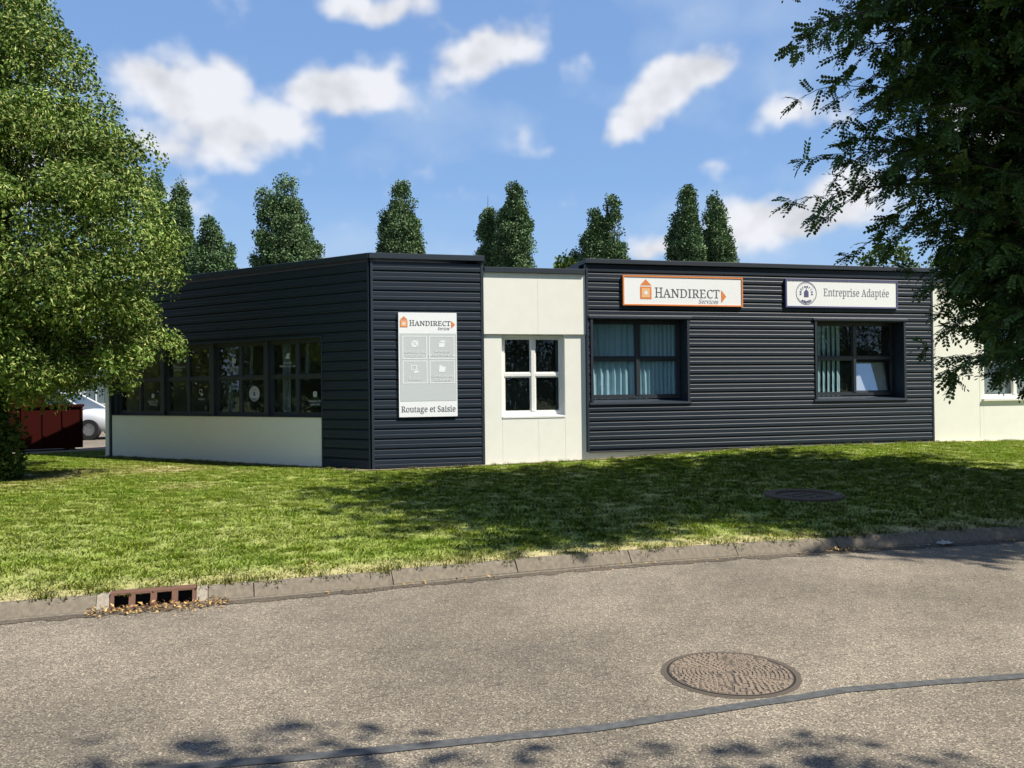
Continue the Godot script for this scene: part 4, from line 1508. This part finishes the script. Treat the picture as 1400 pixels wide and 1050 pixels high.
# ------------------------------------------------------------------ grass
func lawn_grass() -> void:
	var tuft := S()
	var r := RandomNumberGenerator.new()
	r.seed = 17
	for k in 34:
		var a := r.randf() * TAU
		var p := Vector3(cos(a), 0, sin(a)) * 0.115 * sqrt(r.randf())
		var lean := Vector3(r.randfn(0, 0.75), 1.0, r.randfn(0, 0.75)).normalized()
		var L := r.randf_range(0.02, 0.046)
		var w := Vector3(cos(a + 1.0), 0, sin(a + 1.0)) * r.randf_range(0.0025, 0.0045)
		var tip := p + lean * L + Vector3(lean.x, 0, lean.z) * L * 0.5
		var mid := p + lean * L * 0.6
		var c := Color(0.9, 1.0, 0.9) * r.randf_range(0.75, 1.2)
		if r.randf() < 0.16:
			c = Color(2.1, 1.35, 1.6)
		for t in [[p - w, mid - w * 0.8, mid + w * 0.8], [p - w, mid + w * 0.8, p + w], [mid - w * 0.8, tip, mid + w * 0.8]]:
			var nn: Vector3 = (t[2] - t[0]).cross(t[1] - t[0]).normalized()
			for v in t:
				tuft.set_normal((nn + Vector3.UP * 0.6).normalized() if nn.y > 0 else (-nn + Vector3.UP * 0.6).normalized())
				tuft.set_color(c)
				tuft.add_vertex(v)
	var mesh := done(tuft)
	var tfs := []
	var cols := []
	var tries := 0
	while tfs.size() < 34000 and tries < 90000:
		tries += 1
		var x := r.randf_range(-11.0, 15.5)
		var z := r.randf_range(-7.3, 8.8)
		if z > kerb_z(x) - (0.15 if r.randf() < 0.7 else 0.10):
			continue
		if z < 0.16 and x > -0.3:
			continue
		var u := (x + z) * 0.70711
		var lv := -x * 0.70711 + z * 0.70711
		if x <= -0.3 and lv < 0.16 and u < 0.1 and u > -8.2:
			continue
		if (Vector3(x, 0, z) - Vector3(-6.95, 0, -7.03)).dot(Vector3(-0.362, 0, -0.932)) > -0.1 and z < 3:
			continue
		if Vector2(x - 5.2, z - 5.35).length() < 0.55:
			continue
		var dd := dryness(x, z)
		if r.randf() < dd * 0.45:
			continue
		var green := Color(0.26, 0.365, 0.05).lerp(Color(0.37, 0.44, 0.08), clamp(0.5 + dry.get_noise_2d(x * 22.0, z * 22.0), 0.0, 1.0))
		var c := green.lerp(Color(0.52, 0.43, 0.19), clamp(dd * 0.9 + r.randfn(0, 0.08), 0.0, 1.0)) * r.randf_range(0.85, 1.15)
		var s := r.randf_range(0.75, 1.25) * (1.0 - 0.25 * dd)
		tfs.append(Transform3D(Basis(Vector3.UP, r.randf() * TAU) * Basis.from_scale(Vector3(1.0, s, 1.0)), Vector3(x, lawn_y(x, z) - 0.003, z)))
		cols.append(c)
	for k in 420:        # longer growth where the mower does not reach
		var x := r.randf_range(-9.0, 12.0)
		var z := kerb_z(x) - 0.15 + r.randfn(0, 0.02)
		if k % 3 == 0:
			x = r.randf_range(0.1, 14.0)
			z = 0.13 + absf(r.randfn(0, 0.05))
		elif k % 3 == 1:
			var t := r.randf_range(0.2, 7.4)
			x = -t * 0.7071 - 0.16
			z = -t * 0.7071 + 0.16 + absf(r.randfn(0, 0.05))
		var s := r.randf_range(1.3, 2.6)
		tfs.append(Transform3D(Basis(Vector3.UP, r.randf() * TAU) * Basis.from_scale(Vector3(0.6, s, 0.6)), Vector3(x, lawn_y(x, z) - 0.003, z)))
		cols.append(Color(0.16, 0.24, 0.04).lerp(Color(0.45, 0.37, 0.17), r.randf()))
	var o := multi("grass", mesh, M.blade, tfs, cols)
	o.set_meta("kind", "stuff")
	tag(o, "short mown green grass with straw patches covering the lawn", "grass")

# ------------------------------------------------------------------ things far behind at the left
func wheel(parent: Node3D, at: Vector3) -> void:
	var w := Node3D.new()
	w.name = "wheel"
	parent.add_child(w, true)
	w.transform = Transform3D(Basis(Vector3.RIGHT, PI / 2), at)
	var st := S()
	disc(st, Vector3.ZERO, 0.19, 0.31, -0.1, 0.1, 24)
	obj("tyre", done(st), M.tyre, w)
	st = S()
	disc(st, Vector3.ZERO, 0.0, 0.19, -0.08, 0.07, 20)
	for k in 5:
		var a := TAU * k / 5
		tri3(st, Vector3(cos(a), 0, sin(a)) * 0.05 + Vector3(0, 0.085, 0), Vector3(cos(a - 0.2), 0, sin(a - 0.2)) * 0.18 + Vector3(0, 0.085, 0), Vector3(cos(a + 0.2), 0, sin(a + 0.2)) * 0.18 + Vector3(0, 0.085, 0), Vector3.UP)
	obj("rim", done(st), M.rim, w)

func car(label: String, at: Vector3, turn: float, paint: Material, tall: float) -> void:
	# a hatchback along x, its front at +x
	var c := thing("parked_car", label, "car", at, turn, "cars parked in the yard")
	var st := S()
	# stations along the length: x, half width at the waist, waist height, sill height
	var xs := [-2.0, -1.9, -1.5, -0.8, 0.0, 0.8, 1.3, 1.75, 1.98, 2.05]
	var hw := [0.62, 0.74, 0.82, 0.84, 0.85, 0.84, 0.82, 0.76, 0.66, 0.5]
	var wy := [0.82, 0.92, 0.95, 0.95, 0.94, 0.93, 0.90, 0.80, 0.68, 0.60]
	var rings := []
	for i in xs.size():
		var y1: float = wy[i] * tall
		var w: float = hw[i]
		var sy := 0.24 if i > 0 and i < xs.size() - 1 else 0.36
		rings.append([Vector3(xs[i], sy, -w * 0.9), Vector3(xs[i], sy + 0.16, -w), Vector3(xs[i], y1 - 0.22, -w), Vector3(xs[i], y1 - 0.03, -w * 0.93), Vector3(xs[i], y1, -w * 0.8), Vector3(xs[i], y1 + 0.02, 0), Vector3(xs[i], y1, w * 0.8), Vector3(xs[i], y1 - 0.03, w * 0.93), Vector3(xs[i], y1 - 0.22, w), Vector3(xs[i], sy + 0.16, w), Vector3(xs[i], sy, w * 0.9)])
	st.set_smooth_group(0)
	for i in xs.size() - 1:
		for j in 10:
			for v in [rings[i][j], rings[i][j + 1], rings[i + 1][j + 1], rings[i][j], rings[i + 1][j + 1], rings[i + 1][j]]:
				st.add_vertex(v)
	for e in [0, xs.size() - 1]:
		for j in range(1, 10):
			for v in ([rings[e][0], rings[e][j + 1], rings[e][j]] if e == 0 else [rings[e][0], rings[e][j], rings[e][j + 1]]):
				st.add_vertex(v)
	st.generate_normals()
	obj("body", done(st), paint, c)
	# cabin: glass with a painted roof
	var gl := S()
	var cab := [[-1.75, 0.66, 0.93], [-1.25, 0.58, 1.40], [0.15, 0.57, 1.44], [1.0, 0.66, 0.92]]
	for i in 3:
		var a: Array = cab[i]
		var b: Array = cab[i + 1]
		for s in [-1.0, 1.0]:
			var q := [Vector3(a[0], 0.90 * tall, 0.78 * s), Vector3(b[0], 0.90 * tall, 0.78 * s), Vector3(b[0], b[2] * tall, b[1] * s), Vector3(a[0], a[2] * tall, a[1] * s)]
			quad(gl, q[0], q[1], q[2], q[3], Vector3(0, 0.25, s).normalized())
		var n := Vector3(-(b[2] - a[2]), b[0] - a[0], 0).normalized()
		if i != 1:
			quad(gl, Vector3(a[0], a[2] * tall, -a[1]), Vector3(b[0], b[2] * tall, -b[1]), Vector3(b[0], b[2] * tall, b[1]), Vector3(a[0], a[2] * tall, a[1]), n)
	obj("glazing", done(gl), M.car_glass, c)
	var rf := S()
	bx(rf, -1.27, 0.18, 1.40 * tall, 1.455 * tall, -0.585, 0.585)
	obj("roof", done(rf), paint, c)
	for s in [-1.0, 1.0]:
		for x in [[-1.28, -1.76], [-0.35, -0.33], [0.16, 1.0]]:
			var p := S()
			tube(p, [Vector3(x[1], 0.92 * tall, 0.76 * s), Vector3(x[0], 1.42 * tall, 0.585 * s)], [0.035, 0.03], 6)
			obj("pillar", done(p), paint, c)
		wheel(c, Vector3(1.22, 0.31, 0.76 * s))
		wheel(c, Vector3(-1.22, 0.31, 0.76 * s))
		obj("headlight", bevel_box(-0.16, 0.16, -0.07, 0.07, -0.05, 0.05, 0.02), M.lamp, c, Transform3D(Basis(Vector3.UP, PI / 2), Vector3(1.9, 0.64 * tall, 0.52 * s)))
		obj("side_mirror", box(0.55, 0.72, 0.95 * tall, 1.06 * tall, 0.82 * s - 0.08, 0.82 * s + 0.08), paint, c)
	obj("bumper", box(1.9, 2.1, 0.3, 0.48, -0.6, 0.6), M.plastic, c)
	obj("sill_strip", box(-1.0, 0.9, 0.22, 0.33, -0.845, 0.845), M.plastic, c)

func backdrop() -> void:
	# dark red container at the left end
	var o := Vector3(-7.35, 0.02, -7.4)
	var ct := thing("waste_container", "dark red steel waste container standing in the tree's shade", "container", o, 0.0)
	ct.transform.basis = Basis(Vector3(0.92, 0, -0.39).normalized(), Vector3.UP, Vector3(0.39, 0, 0.92).normalized())
	obj("body", box(-0.98, 0.78, 0.06, 1.12, -1.0, 0.0), M.red_paint, ct)
	obj("upper_part", box(-0.98, -0.05, 1.12, 1.55, -0.9, -0.03), M.red_paint, ct)
	for x in [-0.98, -0.55, -0.1, 0.33, 0.74]:
		obj("stiffener", bevel_box(x, x + 0.05, 0.06, 1.08, 0.0, 0.035, 0.008), M.red_paint, ct)
	obj("rim", box(-1.0, 0.82, 1.08, 1.14, 0.0, 0.05), M.red_paint, ct)
	for x in [-0.8, 0.5]:
		obj("skid", box(x, x + 0.12, -0.02, 0.06, -1.0, -0.02), M.iron_dark, ct)
	var yaw := deg_to_rad(-13.5)
	car("silver hatchback parked in the yard beyond the slanted wall", cw(86, 26.0) + Vector3(0, 0.02, 0), yaw, M.silver_paint, 1.0)
	car("pale blue van-like car beside the red container's left edge", cw(-62, 24.5) + Vector3(0, 0.02, 0), yaw + 0.1, M.blue_paint, 1.2)
	# far building behind the yard
	var fb := thing("far_building", "pale mint building with tall glazed bays behind the yard", "building", cw(40, 44.0), yaw)
	var st := S()
	bx(st, -14, 6.5, -0.4, 5.0, -8.0, 0.0)
	obj("wall", done(st), M.mint, fb)
	for k in 12:
		var x := -13.0 + k * 1.6
		var w := Node3D.new()
		w.name = "window"
		fb.add_child(w, true)
		obj("pane", box(x, x + 1.1, 0.9, 3.4, 0.0, 0.02), M.mint_dark, w)
		var f := S()
		rect_line_box(f, x - 0.06, x + 1.16, 0.84, 3.46, 0.07, 0.0, 0.06)
		bx(f, x + 0.52, x + 0.58, 0.91, 3.39, 0.0, 0.05)
		obj("frame", done(f), M.white_frame, w)
	obj("coping", box(-14.1, 6.6, 5.0, 5.15, -8.1, 0.1), M.trim, fb)

# ------------------------------------------------------------------ street details
func details() -> void:
	# ---- inlet in the kerb
	var x0 := -2.485
	var x1 := -1.89
	var za := kerb_z(x0)
	var zb := kerb_z(x1)
	var L := Vector2(x1 - x0, zb - za).length()
	var inlet := thing("storm_drain_inlet", "rusty cast-iron storm drain inlet with four openings set in the kerb", "drain", Vector3(x0, 0, za), -atan2(zb - za, x1 - x0))
	obj("hood", extrude_x([Vector2(-0.10, -0.15), Vector2(-0.084, -0.15), Vector2(-0.080, -0.085), Vector2(-0.088, -0.068), Vector2(-0.104, -0.062), Vector2(-0.112, -0.08)], 0.0, L), M.rust, inlet)
	var st := S()
	var slots := 4
	var pitch := L / slots
	for k in slots + 1:
		var c := k * pitch
		var hw := 0.022 if k > 0 and k < slots else 0.026
		var a: float = clamp(c - hw, 0.0, L)
		var b: float = clamp(c + hw, 0.0, L)
		obj("bar", extrude_x([Vector2(-0.106, -0.092), Vector2(-0.104, -0.062), Vector2(-0.198, -0.002), Vector2(-0.198, -0.03)], a, b), M.rust, inlet)
	obj("throat", box(0.0, L, -0.5, -0.11, -0.15, -0.13), M.black_gap, inlet)
	obj("lower_bar", box(0.0, L, -0.215, -0.19, -0.03, 0.0), M.rust, inlet)
	# ---- manhole cover in the road
	var mc := Vector3(1.245, -0.2, 10.74)
	var mh := thing("manhole_cover", "round cast-iron manhole cover with studded tread set in the road", "manhole cover", mc)
	st = S()
	disc(st, Vector3.ZERO, 0.327, 0.340, -0.01, 0.0035, 72)
	obj("frame_ring", done(st), M.grit, mh)
	st = S()
	disc(st, Vector3.ZERO, 0.0, 0.316, -0.01, 0.0045, 72)
	obj("gap_bed", done_gap(), M.black_gap, mh)
	obj("plate", done(st), M.grit, mh)
	st = S()
	var r := RandomNumberGenerator.new()
	r.seed = 3
	for ring in 13:
		var rr := 0.035 + ring * 0.0222
		var n := int(5 + ring * 5.0)
		for k in n:
			if r.randf() < 0.10:
				continue
			var a := TAU * (k + 0.5 * (ring % 2)) / n + r.randfn(0, 0.02)
			var p := Vector3(cos(a), 0, sin(a)) * rr
			var da := TAU / n * rr * 0.36
			var b := Basis(Vector3.UP, -a)
			lug(st, Transform3D(b, p), 0.0100 * r.randf_range(0.8, 1.08), da * r.randf_range(0.95, 1.3), 0.004, 0.0105 + r.randf_range(-0.001, 0.001))
	obj("tread", done(st), M.iron, mh)
	mh.scale = Vector3(1.07, 1.0, 1.07)
	st = S()
	for k in 90:
		var a := TAU * k / 90.0
		var b := TAU * (k + 1) / 90.0
		var ra: float = 0.345 + 0.010 * (1.0 + lump.get_noise_2d(cos(a) * 40.0, sin(a) * 40.0)) + 0.03 * maxf(0.0, cos(a + 0.5) - 0.6)
		var rb: float = 0.345 + 0.010 * (1.0 + lump.get_noise_2d(cos(b) * 40.0, sin(b) * 40.0)) + 0.03 * maxf(0.0, cos(b + 0.5) - 0.6)
		quad(st, Vector3(cos(a) * 0.338, 0.0025, sin(a) * 0.338), Vector3(cos(b) * 0.338, 0.0025, sin(b) * 0.338), Vector3(cos(b) * rb, 0.002, sin(b) * rb), Vector3(cos(a) * ra, 0.002, sin(a) * ra), Vector3.UP)
	obj("bedding", done(st), M.grit, mh)
	# ---- manhole on the lawn
	var lm := Vector3(5.2, lawn_y(5.2, 5.35), 5.35)
	var lh := thing("lawn_manhole", "dark concrete manhole ring with sunken cover in the lawn", "manhole cover", lm)
	lh.rotation = Vector3(0.01, 0.3, 0.012)
	var dk := mat("concrete_dark", Color(0.12, 0.09, 0.06), 0.95)
	dk.albedo_texture = M.concrete.albedo_texture
	dk.uv1_triplanar = true
	dk.uv1_world_triplanar = true
	dk.uv1_scale = Vector3(2, 2, 2)
	st = S()
	disc(st, Vector3.ZERO, 0.36, 0.50, -0.15, 0.034, 48)
	obj("ring", done(st), dk, lh)
	st = S()
	disc(st, Vector3.ZERO, 0.0, 0.35, -0.1, 0.012, 48)
	for k in 3:
		bx(st, -0.2, 0.2, 0.012, 0.020, -0.17 + k * 0.15, -0.12 + k * 0.15)
	obj("cover", done(st), dk, lh)
	var pn := 0
	for p in [Vector3(0.34, 0.034, 0.24), Vector3(0.17, 0.034, 0.38), Vector3(0.02, 0.014, 0.2)]:
		pebble(["largest pale pebble on the lawn manhole's ring", "small pale pebble at the road side edge of the lawn manhole's ring", "pebble lying on the sunken cover of the lawn manhole"][pn], lm + p, [0.026, 0.016, 0.018][pn])
		pn += 1
	# ---- sealed crack across the road
	st = S()
	var line := [[-3.2, 11.14], [-2.4, 11.17], [-1.55, 11.19], [-1.05, 11.22], [-0.6, 11.24], [-0.13, 11.25], [0.29, 11.26], [0.6, 11.23], [0.84, 11.21], [1.14, 11.18], [1.44, 11.16], [1.68, 11.13], [2.1, 11.15], [2.76, 11.2], [3.6, 11.22], [5.0, 11.2], [8.0, 11.25], [14.0, 11.2]]
	var prev := []
	var steps := 260
	for i in steps + 1:
		var x: float = lerp(-3.2, 14.0, float(i) / steps)
		var lx := []
		var lz := []
		for p in line:
			lx.append(p[0])
			lz.append(p[1])
		var zc := interp(x, lx, lz) + lump.get_noise_2d(x * 12.0, 3.0) * 0.003
		var w := 0.036 + lump.get_noise_2d(x * 40.0, 50.0) * 0.006
		var cur := [Vector3(x, -0.1955, zc - w), Vector3(x, -0.1955, zc + w)]
		if i > 0:
			quad(st, prev[0], cur[0], cur[1], prev[1], Vector3.UP)
		prev = cur
	struct("crack_seal", done(st), M.tar)
	# ---- damp grit along the channel, with a ragged edge
	var grit: StandardMaterial3D = M.asphalt.duplicate()
	grit.albedo_color = lin(0.50, 0.47, 0.43)
	st = S()
	prev = []
	for i in 401:
		var x: float = lerp(-9.0, 11.0, i / 400.0)
		var w: float = 0.10 + 0.075 * lump.get_noise_2d(x * 22.0, 90.0) + 0.05 * lump.get_noise_2d(x * 120.0, 20.0)
		if x > 3.0:
			w += 0.03
		var cur := [Vector3(x, -0.1965, kerb_z(x) + 0.02), Vector3(x, -0.1965, kerb_z(x) + 0.036 + maxf(0.0, w))]
		if i > 0:
			var q := [prev[0], cur[0], cur[1], prev[0], cur[1], prev[1]]
			for v in q:
				st.set_normal(Vector3.UP)
				st.set_tangent(Plane(1, 0, 0, 1))
				st.set_uv(Vector2(v.x, v.z) / 0.62)
				st.set_uv2(Vector2(v.x, v.z) / 7.3)
				st.add_vertex(v)
		prev = cur
	struct("gutter_grit", done(st), grit)
	# ---- crumpled scrap in the gutter
	st = S()
	var pts := []
	for i in 7:
		for j in 5:
			pts.append(Vector3((i - 3) * 0.028, 0.012 + absf(r.randfn(0, 0.012)) * (1.0 if i % 6 != 0 else 0.2), (j - 2) * 0.022 + r.randfn(0, 0.004)))
	for i in 6:
		for j in 4:
			var p := i * 5 + j
			var n := Vector3.UP
			for q in [[p, p + 5, p + 6], [p, p + 6, p + 1]]:
				tri3(st, pts[q[0]], pts[q[1]], pts[q[2]], ((pts[q[2]] - pts[q[0]]).cross(pts[q[1]] - pts[q[0]])).normalized() * (1.0 if ((pts[q[2]] - pts[q[0]]).cross(pts[q[1]] - pts[q[0]])).y > 0 else -1.0))
	mat("paper", Color(0.34, 0.33, 0.29), 0.9)
	var scrap := obj("paper_scrap", done(st), M.paper, null, Transform3D(Basis(Vector3.UP, 0.2), Vector3(5.12, -0.19, 7.93)))
	tag(scrap, "crumpled grey paper scrap lying in the gutter by the kerb", "paper")
	for p in [[4.93, 7.92], [4.78, 7.95]]:
		pebble("pale pebble in the gutter right beside the paper scrap" if p[0] > 4.9 else "lone pale pebble in the gutter a hand's width off the paper scrap", Vector3(p[0], -0.192, p[1]), 0.018)
	# ---- dry leaves
	var lf := S()
	var shape := [Vector3(0, 0, 0), Vector3(0.3, 0.12, 0.22), Vector3(1, 0.05, 0), Vector3(0.3, 0.12, -0.22)]
	for q in [[0, 1, 2], [0, 2, 3]]:
		tri3(lf, shape[q[0]], shape[q[1]], shape[q[2]], Vector3.UP)
	var leaf := done(lf)
	var tfs := []
	var cols := []
	for i in 760:
		var p := Vector3.ZERO
		var hgt := 0.0
		if i < 430:      # heap at the inlet, deeper towards its right end
			var u: float = r.randf()
			p.x = lerp(-2.62, -1.66, u)
			var spread: float = lerp(0.05, 0.10, sin(u * PI)) + (0.04 if u > 0.6 else 0.0)
			p.z = kerb_z(p.x) + 0.015 + absf(r.randfn(0, spread))
			hgt = r.randf_range(0.0, 0.045) * exp(-(p.z - kerb_z(p.x)) * 9.0)
		elif i < 510:    # small drift by the open joint
			p.x = 4.0 + r.randfn(0, 0.13)
			p.z = kerb_z(p.x) + 0.02 + absf(r.randfn(0, 0.05))
			hgt = r.randf_range(0, 0.03)
		else:
			p.x = r.randf_range(-2.0, 6.0)
			p.z = kerb_z(p.x) + 0.03 + absf(r.randfn(0, 0.06))
		p.y = -0.189 + hgt
		if i >= 620:     # a few blown onto the grass
			p.x = r.randf_range(-6.0, 9.0)
			p.z = kerb_z(p.x) - 0.2 - 5.0 * pow(r.randf(), 2.0)
			p.y = lawn_y(p.x, p.z) + 0.03
		var s := r.randf_range(0.018, 0.045)
		tfs.append(Transform3D(Basis.from_euler(Vector3(r.randfn(0, 0.5), r.randf() * TAU, r.randfn(0, 0.5))) * Basis.from_scale(Vector3(s, s, s)), p))
		var v := r.randf_range(0.55, 1.2)
		cols.append(Color(0.42 * v, 0.26 * v, 0.085 * v) if r.randf() < 0.75 else Color(0.12, 0.075, 0.04))
	var o := multi("dry_leaves", leaf, M.dry_leaf, tfs, cols)
	o.set_meta("kind", "stuff")
	tag(o, "tan and orange dry leaves drifted against the kerb", "leaves")

func pebble(label: String, at: Vector3, s: float) -> void:
	var st := S()
	var r := RandomNumberGenerator.new()
	r.seed = int(at.x * 100)
	var ring := []
	for k in 7:
		var a := TAU * k / 7
		ring.append(Vector3(cos(a), 0.35, sin(a)) * s * r.randf_range(0.8, 1.15))
	for k in 7:
		var a: Vector3 = ring[k]
		var b: Vector3 = ring[(k + 1) % 7]
		tri3(st, a, b, Vector3(0, s * 0.75, 0), (a + b + Vector3(0, s * 1.5, 0)).normalized())
		tri3(st, a, b, Vector3(0, -s * 0.1, 0), (a + b - Vector3(0, s, 0)).normalized())
	var o := obj("pebble", done(st), M.concrete_pale, null, Transform3D(Basis.IDENTITY, at))
	tag(o, label, "pebble", "pebbles")

func done_gap() -> ArrayMesh:
	var st := S()
	disc(st, Vector3.ZERO, 0.0, 0.335, -0.02, 0.002, 48)
	return done(st)

func lug(st: SurfaceTool, tf: Transform3D, hr: float, ht: float, y0: float, y1: float) -> void:
	# a small stud with sloping sides
	var o := [Vector3(-hr, y0, -ht), Vector3(hr, y0, -ht), Vector3(hr, y0, ht), Vector3(-hr, y0, ht)]
	var i := []
	for v in o:
		i.append(Vector3(v.x * 0.75, y1, v.z * 0.75))
	quad(st, tf * i[0], tf * i[1], tf * i[2], tf * i[3], Vector3.UP)
	var ns := [Vector3(0, 0.6, -1), Vector3(1, 0.6, 0), Vector3(0, 0.6, 1), Vector3(-1, 0.6, 0)]
	for e in 4:
		var f := (e + 1) % 4
		quad(st, tf * o[e], tf * o[f], tf * i[f], tf * i[e], (tf.basis * ns[e]).normalized())
